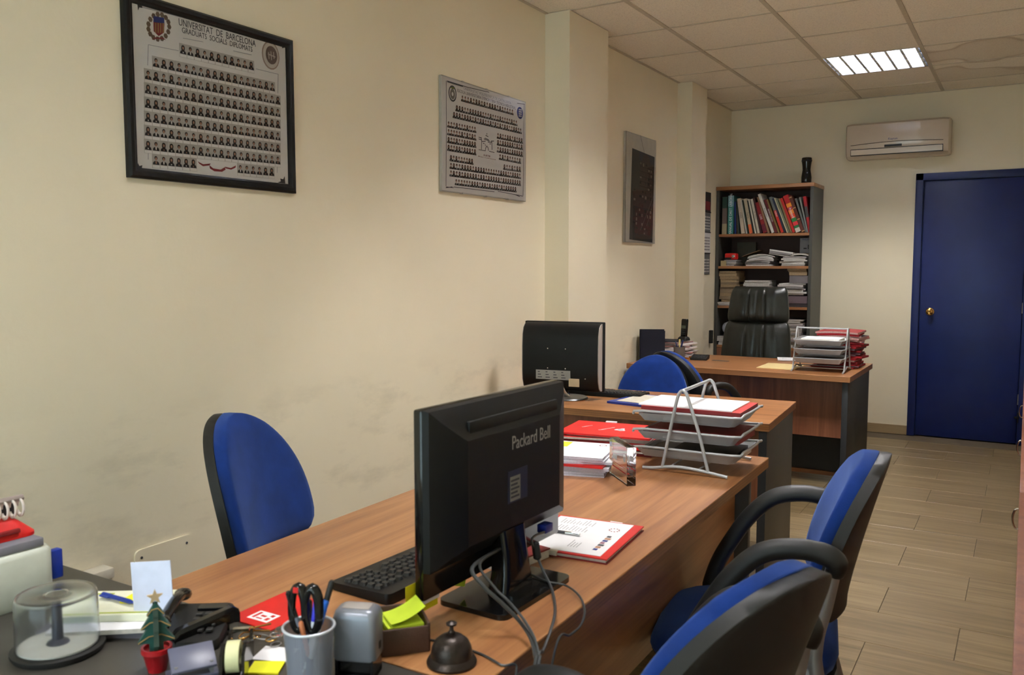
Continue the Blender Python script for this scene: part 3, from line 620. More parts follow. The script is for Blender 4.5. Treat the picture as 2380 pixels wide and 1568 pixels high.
# books on the top shelf, from the photograph: bottom-left x, lean, height, thickness
SC = .755/1630.
def bk(x0): return BX0+.025+(x0-150)*SC+.002
C_ = lambda n, c, r=.55: pm('book_'+n, c, r, var=.08)
BOOKS = [ # name, bottom x left, lean px (top left of bottom), height px, thick px, colour, [(v0,v1,colour)], text
 ('dark green and taupe', 198, 0, 670, 96, (26, 58, 48), [(0, .28, (150, 138, 112)), (.28, .70, (96, 82, 74))], None),
 ('tall teal', 304, 0, 692, 110, (58, 126, 118), [(.72, 1, (120, 160, 170))], 'MANUAL DE DRET LABORAL'),
 ('thin royal blue', 432, 12, 580, 26, (30, 56, 130), [], None),
 ('thin brown', 470, 30, 585, 24, (70, 54, 44), [], None), ('thin grey-green', 500, 55, 590, 22, (70, 84, 76), [], None),
 ('cream', 556, 92, 630, 68, (196, 180, 158), [], 'CODI'), ('thin white', 640, 115, 610, 26, (206, 200, 190), [], None),
 ('dark green thin', 670, 120, 600, 22, (36, 56, 48), [], None),
 ('cream and orange', 704, 125, 620, 62, (186, 172, 146), [(0, .26, (214, 104, 60))], 'Textos'), ('slim dark', 772, 128, 590, 24, (40, 44, 44), [], None),
 ('slim white', 800, 135, 610, 28, (214, 208, 192), [], None), ('cream black-lettered', 848, 140, 612, 44, (210, 202, 184), [], 'DEL TREBALL'),
 ('dark plum', 896, 150, 630, 36, (58, 30, 34), [], None), ('crimson', 948, 158, 545, 72, (136, 26, 28), [(.05, .28, (100, 20, 40))], 'LLEIS'),
 ('tan', 1030, 210, 640, 36, (140, 110, 82), [], None), ('tall white', 1098, 262, 690, 52, (214, 212, 206), [], 'Procediment'),
 ('maroon', 1158, 215, 590, 48, (96, 28, 34), [], 'MEMENTO SOCIAL'), ('olive gold', 1210, 225, 590, 32, (130, 108, 60), [], None),
 ('grey and red', 1262, 228, 630, 50, (104, 112, 112), [(.0, .62, (190, 44, 30))], 'FORUM'), ('navy', 1318, 232, 600, 32, (30, 40, 66), [], None),
 ('slim ivory', 1360, 238, 612, 24, (196, 190, 160), [], None), ('sage', 1392, 236, 600, 24, (120, 128, 104), [], None), ('slim tan', 1424, 226, 600, 30, (130, 112, 76), [], None),
 ('red and white', 1462, 238, 600, 48, (176, 34, 28), [], None),
 ('wide scarlet with coloured blocks', 1518, 240, 640, 92, (176, 28, 34), [(0, .11, (206, 198, 186)), (.11, .18, (30, 110, 60)), (.18, .28, (214, 50, 60)), (.28, .38, (40, 120, 60)), (.38, .5, (206, 60, 30)), (.5, .6, (222, 130, 40)), (.6, .68, (160, 30, 60)), (.68, .78, (222, 140, 40))], 'Aranzadi'),
 ('brown gold-tooled', 1618, 246, 630, 56, (84, 38, 30), [(.02, .04, (190, 150, 90)), (.35, .37, (190, 150, 90)), (.66, .68, (190, 150, 90)), (.95, .97, (190, 150, 90))], None),
 ('dark grey', 1672, 190, 590, 34, (92, 94, 92), [], None), ('pewter', 1702, 150, 610, 26, (120, 122, 118), [], None), ('black and red glossy', 1727, 110, 620, 50, (150, 24, 30), [(.42, .72, (60, 60, 62))], None)]
LASTX = BX0+W2-.027
for nm, x0, lean, hp, tp, colr, bands, tx in BOOKS:
    h_ = math.hypot(lean, hp)*SC; th = tp*SC*.94; ang = math.degrees(math.atan2(lean, hp)); zz = SH[0]+.0005; X_ = bk(x0)
    o = thing('book', '%s book on the top shelf of the bookcase' % nm + (', standing upright' if abs(lean) < 5 else ', leaning left'), 'book', (X_, BY0+.012, zz), 0, 'books on the top shelf')
    o.rotation_euler = (0, R(-ang), 0); dep = .19
    cm = C_(nm.replace(' ', '_'), colr); mats = [cm, PAGES]
    b = B(); b.box((0, 0, 0), (th, .003, h_), bev=.0012, seg=1); b.box((0, 0, 0), (.002, dep, h_)); b.box((th-.002, 0, 0), (th, dep, h_)); b.build('cover', cm, o)
    B().box((.002, .003, .003), (th-.002, dep-.004, h_-.003)).build('pages', PAGES, o)
    for q, (v0, v1, cc) in enumerate(bands): B().box((.0002, -.0006, v0*h_), (th-.0002, .0001, v1*h_)).build('spine_band', pm('band_%d_%d_%d' % cc, cc, .5), o)
    if tx: text('lettering', tx, min(th*.72, .03), T(th/2, -.0008, h_*.52, rx=90, ry=0) @ T(rz=-90 if tx != 'MANUAL DE DRET LABORAL' else 90), PAPER if sum(colr) < 420 else INK, o, ext=.0001, sx=.9)

# piles of magazines and papers
def mag(label, cat, name, cx, cy, z, wx, dy, th, rz, colr, edge, group, bendz=0., parent=None, wav=0.):
    o = B(); 
    fn = (lambda x, y: bendz*(math.cos(math.pi*x/wx)) + wav*math.sin(9*x/wx+rz)) if (bendz or wav) else (lambda x, y: 0)
    o.sheet(wx, dy, th, fn, 10 if (bendz or wav) else 1, 1, mi=0, edge=1)
    ob = o.build(name, [colr, edge]); place(ob, (cx, cy, z), rz); tag(ob, label, cat, group); return ob
ORD = ['topmost', 'second from top', 'third from top', 'fourth from top', 'fifth from top', 'sixth from top', 'seventh from top', 'eighth from top', 'ninth from top', 'tenth from top', 'eleventh from top', 'twelfth from top', 'thirteenth from top', 'fourteenth from top', 'fifteenth from top', 'sixteenth from top', 'seventeenth from top', 'eighteenth from top']
GREYS = [((150, 150, 150), 'grey'), ((206, 204, 200), 'white'), ((118, 116, 120), 'dark grey'), ((176, 172, 168), 'pale grey'), ((92, 90, 92), 'charcoal')]
def pile(what, where, cx, cy, z0, wx, dy, n, hgt, name='magazine', cat='magazine', pal=GREYS, jit=.012, rot=6, seed=1, bend=0., edges=((196, 192, 188), (150, 146, 146), (214, 212, 208)), tilt=0):
    rn = random.Random(seed); z = z0; objs = []
    ths = [rn.uniform(.6, 1.4) for _ in range(n)]; s = sum(ths); ths = [q/s*hgt for q in ths]
    for i, th in enumerate(ths):
        cc, cn = rn.choice(pal); e = rn.choice(edges)
        sc = rn.uniform(.9, 1.0)
        mag('%s %s in %s, %s' % (cn, what, where, ORD[n-1-i] if n-1-i < 18 else 'lower down'), cat, name, cx+rn.uniform(-jit, jit), cy+rn.uniform(-jit, jit)*.4, z+.0003, wx*sc, dy*rn.uniform(.9, 1), th-.0008, rn.uniform(-rot, rot), pm('cover_%d_%d_%d' % cc, cc, .5), pm('edge_%d_%d_%d' % e, e, .85, var=.25, vscale=260), where, bendz=bend*(i/n))
        z += th
    return z
s2, s3, s4 = SH[1], SH[2], SH[3]; yF = BY0+.13
OLD = [((96, 66, 48), 'brown'), ((84, 74, 62), 'umber'), ((60, 52, 48), 'dark brown')]; OLDE = ((150, 128, 98), (164, 142, 110), (132, 114, 92))
# second shelf
z = pile('magazine', 'the middle heap on second shelf', .365, yF+.01, s2, .215, .25, 8, .080, seed=2, bend=.022, rot=8)
mag('tan envelope sloping on top of the second shelf heap', 'envelope', 'envelope', .285, yF, z+.023, .15, .20, .004, 8, pm('kraft', (150, 118, 82), .8), pm('kraft_edge', (120, 92, 62), .8), None).rotation_euler = (0, R(-20), R(6))
z2 = pile('brochure', 'the right leaning heap on the second shelf', .545, yF+.01, s2+.083, .20, .24, 4, .042, seed=5, rot=7, jit=.01)
for o in [q for q in bpy.data.objects if q.get('group') == 'the right leaning heap on the second shelf']: o.rotation_euler.y = R(9)
pile('paper folder', 'the right pile on the second shelf', .655, yF, s2, .20, .25, 6, .075, name='document_folder', cat='folder', seed=7, pal=[((176, 160, 124), 'buff'), ((200, 196, 188), 'white'), ((130, 126, 122), 'grey')], bend=.006)
mag('curled buff folder on the right pile of second shelf', 'folder', 'document_folder', .70, yF, s2+.079, .15, .22, .012, -4, pm('cover_176_160_124', (176, 160, 124), .5), PAGES, None, bendz=.012)
pile('notebook', 'the left pile on the second shelf', .118, yF, s2+.0, .12, .22, 5, .052, name='notebook', cat='notebook', seed=9, jit=.006)
tt = thing('small_radio', 'small red and black radio on the left pile of the second shelf', 'radio', (.07, yF-.09, s2+.054))
B().box((0, 0, 0), (.10, .08, .055), bev=.012).build('case', RED, tt); B().box((.005, -.002, .002), (.06, .003, .018)).build('grille', BLKP, tt); B().lathe([(.013, 0), (.013, .006), (.009, .008)], 16, T(.078, 0, .028, rx=90)).build('dial', CHROME, tt)
mag('dark olive box standing at the back left of second shelf', 'box', 'cardboard_box', .19, BY1-.09, s2, .16, .05, .205, 0, pm('olive_box', (86, 84, 72), .7), pm('olive_box', (86, 84, 72), .7), None)
tt = thing('product_box', 'pale grey printed carton standing at the right end of second shelf', 'box', (.665, BY0+.16, s2+.104))
B().box((0, 0, 0), (.10, .06, .125), bev=.001, seg=1).build('carton', pm('grey_carton', (150, 150, 158), .6), tt); B().box((.03, -.001, .035), (.055, 0, .045)).build('printed_bar', INK, tt); B().box((.065, -.001, .035), (.09, 0, .07)).build('printed_picture', BLKP, tt)
text('lettering', 'PHILIPS', .018, T(.048, -.001, .112, rx=90), NAVY, tt)
mag('small buff card box on the left of second shelf', 'box', 'card_box', .07, BY0+.03, s2+.0005, .045, .03, .045, 0, pm('buff_card', (176, 158, 120), .7), pm('buff_card', (176, 158, 120), .7), None)
# third shelf
pile('book', 'the tall left stack on the third shelf', .115, yF, s3+.03, .155, .22, 11, .262, name='book', cat='book', pal=OLD, edges=OLDE, seed=11, jit=.008, rot=3)
pile('magazine', 'the lowest left layer on the third shelf', .12, yF-.01, s3, .18, .24, 3, .028, seed=12)
pile('magazine', 'the middle pile on the third shelf', .36, yF, s3, .22, .27, 13, .215, seed=13, jit=.014, rot=7)
pile('book', 'the top right stack on the third shelf', .680, yF, s3+.258, .155, .22, 3, .062, name='book', cat='book', pal=OLD, edges=OLDE, seed=15, rot=2, jit=.005)
mag('grey cardboard file box in right stack of third shelf', 'box', 'file_box', .695, yF, s3+.195, .145, .24, .06, 0, pm('grey_file_box', (112, 106, 108), .7), pm('grey_file_box', (112, 106, 108), .7), None)
pile('newspaper', 'the right pile on the third shelf', .64, yF, s3+.098, .215, .25, 7, .094, name='newspaper', cat='newspaper', seed=16, pal=GREYS[:2]+GREYS[3:4], rot=4, bend=.006)
mag('mauve box file at the bottom right of third shelf', 'box', 'file_box', .69, yF, s3+.03, .155, .24, .06, 0, pm('mauve_file_box', (104, 88, 94), .7), pm('mauve_file_box', (104, 88, 94), .7), None)
mag('flat dark box beneath the mauve file on third shelf', 'box', 'file_box', .68, yF, s3, .18, .24, .028, 0, pm('dark_file_box', (52, 44, 46), .7), pm('dark_file_box', (52, 44, 46), .7), None)
# fourth shelf
pile('folder', 'the right pile on the fourth shelf', .63, yF, s4, .22, .26, 14, .235, name='document_folder', cat='folder', seed=21, pal=GREYS+[((150, 60, 50), 'red'), ((140, 110, 80), 'tan'), ((190, 180, 80), 'yellow')], jit=.014)
pile('folder', 'the left pile on the fourth shelf', .12, yF, s4, .18, .25, 5, .075, name='document_folder', cat='folder', seed=22)
tt = thing('plastic_bag_bundle', 'crumpled white plastic bag bundle on the fourth shelf behind the chair', 'bag', (.115, BY0+.09, s4+.078))
rn = random.Random(3); b = B(); rr = []
for j in range(9):
    th = math.pi*j/8; rr.append([((.062*math.sin(th)+.001)*(1+rn.uniform(-.14, .14))*math.cos(2*math.pi*k/14), (.05*math.sin(th)+.001)*(1+rn.uniform(-.14, .14))*math.sin(2*math.pi*k/14), .06-.06*math.cos(th)) for k in range(14)])
b.loft(rr); b.build('bag', pm('white_film', (190, 192, 204), .25), tt, sharp=20)

# vase-like speaker on bookcase
q = at(1874, 420, Y=7.36)
t = thing('vase', 'slim waisted black vase on top of the bookcase', 'vase', (q.x, 7.36, BH))
B().lathe([(.0, 0), (.036, 0), (.040, .01), (.041, .06), (.036, .095), (.032, .12), (.034, .15), (.040, .19), (.040, .215), (.036, .22), (.0, .22)], 28, cap=False).build('body', BLKG, t)
B().lathe([(.0405, .188), (.0415, .192), (.0415, .198), (.0405, .202)], 28).build('rim_band', BLKP, t)
# ================================================================ DESKS
DZT = .73
def top_board(t, L_, D_, th=.034, z=DZT):
    B().box((0, 0, z-.004), (L_, D_, z), bev=.0015, seg=1).build('desktop', DESK, t)
    B().box((0.0005, .0005, z-th), (L_-.0005, D_-.0005, z-.004), bev=.0012, seg=1).build('edge_band', DESKE, t)
    return z-th
# desk 1, long axis along the wall (local x = +Y, local y = -X)
D1 = thing('office_desk', 'nearest long beech desk with the big black monitor on it', 'desk', (1.600, 1.052, 0), 90.9)
zt = top_board(D1, 1.82, .79)
B().box((.06, .095, .37), (1.76, .113, zt)).build('modesty_panel', DESK, D1)
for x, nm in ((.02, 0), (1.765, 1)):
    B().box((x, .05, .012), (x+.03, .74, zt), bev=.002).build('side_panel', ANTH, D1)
    b = B(); b.box((x-.001, .05, .006), (x+.031, .74, .013)); b.build('edge_trim', pm('lit_floor_beige', (190, 178, 150), .5), D1)  # beige strip painted for lit floor showing through the gap under the panel
    b = B()
    for y in (.1, .69): b.lathe([(.018, 0), (.018, .006), (.006, .008)], 12, T(x+.015, y, 0))
    b.build('levelling_foot', BLKP, D1)
# desk 2
D2 = thing('office_desk', 'middle beech desk across the room with the curved-back monitor', 'desk', (.050, 3.408, 0), 3.6)
zt = top_board(D2, 1.367, .655)
B().box((.04, .055, .33), (1.324, .073, zt)).build('modesty_panel', CAB, D2)
for x in (.02, 1.324): 
    B().box((x, .012, .02), (x+.032, .64, zt), bev=.002).build('side_panel', ANTH, D2); B().box((x-.0005, .008, .02), (x+.0325, .014, zt)).build('edge_trim', ANTHD, D2)
    b = B()
    for y in (.05, .6): b.lathe([(.018, 0), (.018, .016), (.006, .02)], 12, T(x+.016, y, 0))
    b.build('levelling_foot', CHROME, D2)
# desk 3
D3 = thing('office_desk', 'far beech desk in front of the black leather chair', 'desk', (.035, 5.225, 0), -.2)
zt = top_board(D3, 1.40, .815)
B().box((.04, .19, .33), (1.34, .208, zt)).build('modesty_panel', CAB, D3)
for x in (.02, 1.35):
    B().box((x, .04, .02), (x+.034, .79, zt), bev=.002).build('side_panel', ANTHD, D3)
    b = B()
    for y in (.08, .75): b.lathe([(.018, 0), (.018, .016), (.006, .02)], 12, T(x+.016, y, 0))
    b.build('levelling_foot', CHROME, D3)
B().box((.7, .42, .07), (1.345, .438, zt)).build('pedestal_panel', ANTHD, D3)
B().box((.7, .40, .045), (1.345, .44, .07)).build('foot_rail', DESK, D3)
# charcoal desk the photographer stands behind
D4 = thing('reception_desk', 'charcoal-topped desk in the foreground covered with stationery', 'desk', (.36, .34, 0))
DKT = pm('charcoal_worktop', (58, 55, 50), .42, bump=.04, bscale=500)
B().box((0, 0, .70), (1.20, .705, DZT), bev=.002).build('desktop', DKT, D4)
for x in (.02, 1.15): B().box((x, .03, 0), (x+.03, .67, .70)).build('side_panel', ANTH, D4)
B().box((.05, .05, .3), (1.15, .068, .70)).build('modesty_panel', ANTH, D4)

# ================================================================ CHAIRS
def hw(z):     # half width of the back at height z
    v = (z-.575)/.36
    return .204*math.sqrt(max(0, 1-max(0, (v-.212)/.788)**2.356)) if v > .212 else .204*(1-.20*((.651-z)/.091)**2.6)
def back_part(grow, f0, f1, y_in, zb=.560, zt_=.935, n=26, mk=14, ztop=0.):
    """cushion or shell of a chair back, lofted from bottom to top; front at f0 (edge) to f1 (middle), rear at y_in"""
    rings = []
    for i in range(n+1):
        v = i/n; v = 1-(1-v)**1.7; z0_ = zb+(zt_-zb)*v; wv = max(.004, hw(min(z0_, .9349))+grow); z = z0_+ztop*v-(grow if v < .01 else 0)
        yc = -.215-.09*max(0, (z0_-.575)/.36)**1.2; edge = min(1, 8*min(v+.02, 1.02-v)); ring = []
        for k in range(mk+1):
            c = -math.cos(k/mk*math.pi); x = wv*c; ring.append((x, yc+.062*(x/.22)**2+f0+(f1-f0)*math.sin(k/mk*math.pi)**.7*edge, z))
        for k in range(mk+1):
            c = math.cos(k/mk*math.pi); x = wv*c; ring.append((x, yc+.062*(x/.22)**2+y_in-.006*math.sin(k/mk*math.pi), z))
        rings.append(ring)
    return B().loft(rings)
ARMM = BLKP
def office_chair(label, loc, rz, visitor=True, zs=0., tilt=0., group='blue office chairs'):
    t = thing('office_chair', label, 'chair', loc, rz, group)
    # local +y is where the sitter faces
    for o in (back_part(-.004, .030, .052, .006).build('back_cushion', BLUEF, t, sharp=60), back_part(.002, .006, .008, -.022, ztop=-.004).build('back_shell', BLKP, t, sharp=50)):
        mt_ = T(0, -.2, .55+zs, rx=tilt) @ T(0, .2, -.55)
        for v in o.data.vertices: v.co = mt_ @ v.co
    pts = rrect(.47, .45, .13, 5); n = len(pts); rings = []
    for z, s in ((.415, .88), (.425, .97), (.447, 1.0), (.466, .97), (.478, .88), (.482, .60), (.483, .2)): rings.append([(x*s, y*s+.0, z+zs+.012*((y*s/.22)**2 if y < 0 else -.7*(y*s/.22)**2)) for x, y in pts])
    B().loft(rings).build('seat', BLUEF, t, sharp=60)
    B().loft([[(x*s, y*s, z+zs) for x, y in pts] for z, s in ((.392, .80), (.402, .92), (.424, .985))]).build('seat_shell', BLKP, t, sharp=60)
    if visitor:
        for s in (-1, 1):
            x = s*.25
            arm = spline([(x*.98, -.205, .700), (x, -.212, .725), (x, -.188, .745), (x, -.125, .752), (x, -.05, .733), (x*1.01, .012, .675), (x*1.01, .058, .605), (x*1.01, .10, .525), (x*1.0, .125, .44), (x*.96, .125, .40)], 5)
            arm = [(p.x, p.y, p.z+zs) for p in arm]; k_ = len(arm)
            B().tube(arm, [.018]+[.024]*4+[.026]*7+[.0245]*(k_-18)+[.020]*6, 12, flat=.8).build('armrest', BLKP, t, sharp=60)
            leg = spline([(x*.97, -.205, .715+zs), (x*.97, -.190, .63+zs), (x*.97, -.172, .53), (x*.97, -.178, .44), (x, -.235, .22), (x*1.03, -.300, .006)], 5)
            B().tube(leg, .0175, 12).build('leg', STEEL, t, sharp=60)
            leg = spline([(x*.95, -.165, .46), (x*.96, -.10, .40), (x*.96, .03, .385), (x*.98, .15, .375), (x*1.01, .205, .30), (x*1.03, .245, .006)], 5)
            B().tube(leg, .0150, 12).build('leg', STEEL, t, sharp=60)
        B().tube([(-.24, 0, .385), (.24, 0, .385)], .012, 10).build('cross_bar', STEEL, t)
    else:
        B().box((-.03, -.235, .40+zs), (.03, -.05, .415+zs)).box((-.025, -.275, .40+zs), (.025, -.255, .62+zs)).build('back_bracket', BLKP, t)
        B().lathe([(.03, .08), (.03, .26), (.02, .26), (.02, .42+zs)], 16).build('gas_column', BLKP, t)
        for k in range(5):
            a = 2*math.pi*k/5+.3; c, s = math.cos(a), math.sin(a)
            B().tube([(.02*c, .02*s, .10), (.15*c, .15*s, .09), (.28*c, .28*s, .065)], [.022, .02, .014], 8).build('base_arm', BLKP, t)
            B().lathe([(.001, -.02), (.022, -.02), (.027, -.012), (.027, .012), (.022, .02), (.001, .02)], 14, T(.28*c, .28*s, .028, rx=90, rz=math.degrees(a))).build('castor', BLKP, t)
    return t
office_chair('blue office chair with tall rounded back between the left wall and nearest desk', (.736, 1.660, 0), -70.5, visitor=False, zs=.042)
office_chair('blue swivel chair with its front to the camera behind the middle desk', (.565, 4.257, 0), 190.3, visitor=False, zs=-.063)
office_chair('blue visitor chair seen from behind at the left front of the far desk', (.680, 4.857, 0), -26.2, zs=-.043)
office_chair('blue visitor chair with silver legs beside the far end of the nearest desk', (1.702, 2.151, 0), 101, zs=-.011)
office_chair('blue visitor chair nearest the camera, showing its black back shell', (1.708, 1.345, 0), 71.5, zs=.010, tilt=4.5)

# executive chair
LEA = pm('black_leather', (34, 37, 34), .32, var=.12, vscale=25, bump=.35, bscale=260, coat=.12)
t = thing('executive_chair', 'black leather high-back executive chair behind the far desk', 'chair', (.555, 6.33, 0), 180)
def cushion(zb, zt_, w0, w1, y0, y1, th, folds, seed, nx=64, nz=26):
    rn = random.Random(seed); ph = [(rn.uniform(14, 30), rn.uniform(0, 6.28), rn.uniform(.3, 1)) for _ in range(5)]
    rings = []
    for j in range(nz+1):
        v = j/nz; z = zb+(zt_-zb)*v; w_ = w0+(w1-w0)*v; w_ *= (1-.10*(abs(2*v-1))**6); e = (1-abs(2*v-1)**5)
        ring = []
        for i in range(nx+1):
            u = i/nx*2-1; x = u*w_/2
            f = sum(a*math.sin(q*(u+.06*math.sin(3*v+p))+p) for q, p, a in ph)/3
            pl = -.012*math.exp(-((abs(u)-.28)/.035)**2)-.006*math.exp(-((u)/.05)**2)
            yy = y0+(y1-y0)*v+th*(.15+.85*e)*(1-.75*abs(u)**4)+(f*.006*(.35+.65*abs(2*v-1)**.8)+pl)*e
            ring.append((x, yy, z))
        for i in range(nx, -1, -4): ring.append(((i/nx*2-1)*w_/2, y0+(y1-y0)*v-.03, z))
        rings.append(ring)
    return B().loft(rings)
cushion(.945, 1.215, .465, .405, -.155, -.195, .065, 5, 2).build('headrest', LEA, t, sharp=70)
cushion(.60, .955, .53, .475, -.10, -.150, .062, 5, 8).build('backrest', LEA, t, sharp=70)
cushion(.44, .62, .50, .53, -.10, -.10, .05, 5, 9, nz=12).build('lumbar_cushion', LEA, t, sharp=70)
B().sheet(.52, .50, .09, lambda x, y: .41-.02*(x*x+y*y)*4, 8, 8, T(0, .10, 0)).build('seat', LEA, t)
B().loft([[(x*s, -.165-.03*(z-.5)/.7+dy, z) for x, dy in ((-.22, 0), (.22, 0), (.20, -.03), (-.20, -.03))] for z, s in ((.45, .95), (.8, 1.1), (1.15, .85))]).build('back_shell', BLKP, t)
for s in (-1, 1):
    B().tube(spline([(s*.26, -.12, .42), (s*.31, -.10, .55), (s*.31, -.05, .64), (s*.31, .12, .65), (s*.31, .22, .60), (s*.27, .20, .42)], 5), .022, 10).build('armrest', pm('grey_arm', (80, 86, 80), .4), t, sharp=60)
B().lathe([(.03, .08), (.03, .26), (.022, .26), (.022, .42)], 16).build('gas_column', BLKP, t)
for k in range(5):
    a = 2*math.pi*k/5+.3; c, s = math.cos(a), math.sin(a)
    B().tube([(.02*c, .02*s, .10), (.15*c, .15*s, .09), (.29*c, .29*s, .065)], [.024, .02, .015], 8).build('base_arm', BLKP, t)
    B().lathe([(.001, -.02), (.022, -.02), (.027, -.012), (.027, .012), (.022, .02), (.001, .02)], 14, T(.29*c, .29*s, .028, rx=90, rz=math.degrees(a))).build('castor', BLKP, t)

# ================================================================ MONITORS, KEYBOARDS
MONB = pm('monitor_black', (13, 13, 14), .45, spec=.3, bump=.05, bscale=900); SCR = pm('lcd_screen', (14, 16, 20), .15)
# monitor 1: local x along width, local -y = back side towards the camera; world rot
M1 = thing('monitor', 'big black flat monitor seen from behind on the nearest desk', 'monitor', (1.405, 1.415, DZT), 90-2)
# local +x -> +Y ; local -y -> +X (towards the visitors): back faces local -y
Wm, z0, z1 = .478, .050, .392
B().box((-Wm/2, -.006, z0), (Wm/2, .014, z1), bev=.004).build('bezel', BLKG, M1)
B().box((-Wm/2+.016, .0135, z0+.024), (Wm/2-.016, .0148, z1-.016)).build('screen', SCR, M1)
b = B(); zz0 = z0+.052
rg = lambda y, ix, iz0, iz1: [(-Wm/2+ix, y, zz0+iz0), (Wm/2-ix, y, zz0+iz0), (Wm/2-ix, y, z1-iz1), (-Wm/2+ix, y, z1-iz1)]
b.loft([rg(-.004, .001, .0, .001), rg(-.018, .004, .0, .003), rg(-.030, .022, .012, .022), rg(-.046, .065, .03, .055), rg(-.050, .075, .035, .062)]); b.build('back_cover', MONB, M1, sharp=20)
B().box((-.15, -.044, z1-.056), (.165, -.036, z1-.030), bev=.002).build('recess_panel', MONB, M1)
b = B(); b.box((-.075, -.062, 0), (.0, -.02, .0)); b = B()
b.loft([[(x, y, z) for x, y in rrect(w_, d_, .012, 3, cx=-.01+.0, cy=yy)] for z, w_, d_, yy in ((.012, .105, .050, -.040), (.05, .088, .044, -.040), (.09, .080, .040, -.038), (.135, .082, .034, -.034))]); b.build('stand_neck', BLKG, M1, sharp=40)
b = B(); b.prism(rrect(.252, .155, .018, 4, cx=-.008, cy=-.03), 0, .010); b.prism(rrect(.10, .07, .015, 4, cx=-.01, cy=-.05), .010, .016); b.build('stand_base', BLKG, M1)
text('lettering', 'Packard Bell', .038, T(.052, -.0503, .300, rx=90), pm('silver_print', (150, 146, 140), .4, metal=.3), M1, sx=.78)
B().box((-.035, -.0508, .185), (.035, -.050, .248)).build('rating_label', pm('dark_blue_label', (28, 34, 58), .4), M1)
B().box((-.028, -.0512, .188), (.008, -.0506, .236)).build('label_print', pm('label_grey', (120, 118, 112), .5), M1)
b = B()
for q in range(5): b.box((-.026, -.0515, .194+q*.008), (.004 - .006*(q % 2), -.0511, .198+q*.008))
b.build('label_text', INK, M1)
B().box((.125, -.040, .082), (.155, -.018, .100), bev=.002).build('video_plug', pm('vga_blue', (24, 44, 130), .4), M1)
B().lathe([(.003, 0), (.003, .001)], 10, T(.10, .0148, z0+.010, rx=-90)).build('power_light', pm('led_blue', (120, 150, 255), .4, emit=8, var=0), M1)
t = thing('sticky_note', 'yellow paper strip sticking out below the near monitor corner', 'note', (0, 0, 0)); t.matrix_world = M1.matrix_basis @ T(-.215, .015, .02)
YEL = pm('yellow_note', (226, 214, 20), .7); LIME = pm('lime_note', (190, 214, 50), .7); PINK = pm('pink_note', (226, 110, 150), .7)
B().sheet(.09, .0006, .060, m=T(0, .002, 0)).build('sheet', YEL, t); B().sheet(.06, .0006, .03, m=T(.02, .0012, .012)).build('white_label', PAPER, t)
t = thing('sticky_note', 'green paper note behind the stand of the near monitor', 'note'); t.matrix_world = M1.matrix_basis @ T(-.10, .022, .03, ry=20)
B().sheet(.045, .0006, .045).build('sheet', LIME, t)
# monitor 2
M2 = thing('monitor', 'black monitor with curved back and silver sides on the middle desk', 'monitor', (.365, 3.70, DZT), 9)
Wm, z0, z1 = .405, .035, .372
B().box((-Wm/2, -.004, z0), (Wm/2, .022, z1), bev=.004).build('bezel', MONB, M2)
B().box((-Wm/2+.02, .0215, z0+.025), (Wm/2-.02, .023, z1-.02)).build('screen', SCR, M2)
b = B(); rings = []
prof = [(0, z1-.004), (-.03, z1-.010), (-.052, z1-.028), (-.065, z1-.06), (-.070, z1-.12), (-.070, z0+.10), (-.066, z0+.055), (-.050, z0+.02), (-.03, z0+.006), (0, z0+.002)]
b.loft([[(x, y, z) for y, z in prof] for x in (-Wm/2+.012, Wm/2-.012)]); b.build('back_cover', MONB, M2, sharp=50)
for s in (-1, 1):
    xx = s*(Wm/2-.012); b = B(); b.loft([[(x, y*.97, (z-.2)*.985+.2) for y, z in prof] for x in ((xx, xx+s*.004) if s > 0 else (xx+s*.004, xx))]); b.build('side_cover', pm('silver_plastic', (176, 168, 160), .4, metal=.2), M2)
B().box((-.12, -.0715, z0+.060), (.055, -.066, z0+.105)).build('rating_label', pm('label_silver', (150, 150, 146), .5), M2)
b = B()
for q in range(4):
    for r_ in range(3): b.box((-.11+q*.04, -.0722, z0+.068+r_*.013), (-.088+q*.04-.006*r_, -.0714, z0+.072+r_*.013))
b.build('label_text', INK, M2)
B().box((.048, -.071, z0+.03), (.10, -.064, z0+.068), m=T(0, -.001, 0)).build('paper_label', pm('cream_label', (206, 188, 156), .7), M2)
B().box((-.04, -.064, z0+.025), (.01, -.05, z0+.05)).build('connector_panel', pm('connector_grey', (150, 146, 136), .5), M2)
b = B()
for x_, z_ in ((-.06, .21), (.03, .21), (-.06, .115), (.03, .115), (.13, .07)): b.lathe([(.003, 0), (.003, .001)], 8, T(x_, -.070, z0+z_, rx=90))
b.build('screw', CHROME, M2)
B().lathe([(.10, 0), (.105, .003), (.10, .008), (.03, .011)], 32, T(.02, -.02, 0)).build('stand_base', pm('silver_dark', (96, 98, 98), .3, metal=.4), M2)
B().tube([(.02, -.03, .01), (.01, -.045, .035), (0, -.05, .06)], .022, 12).build('stand_neck', CHROME, M2)
KEY = pm('key_black', (34, 34, 34), .45, rnd=.1)
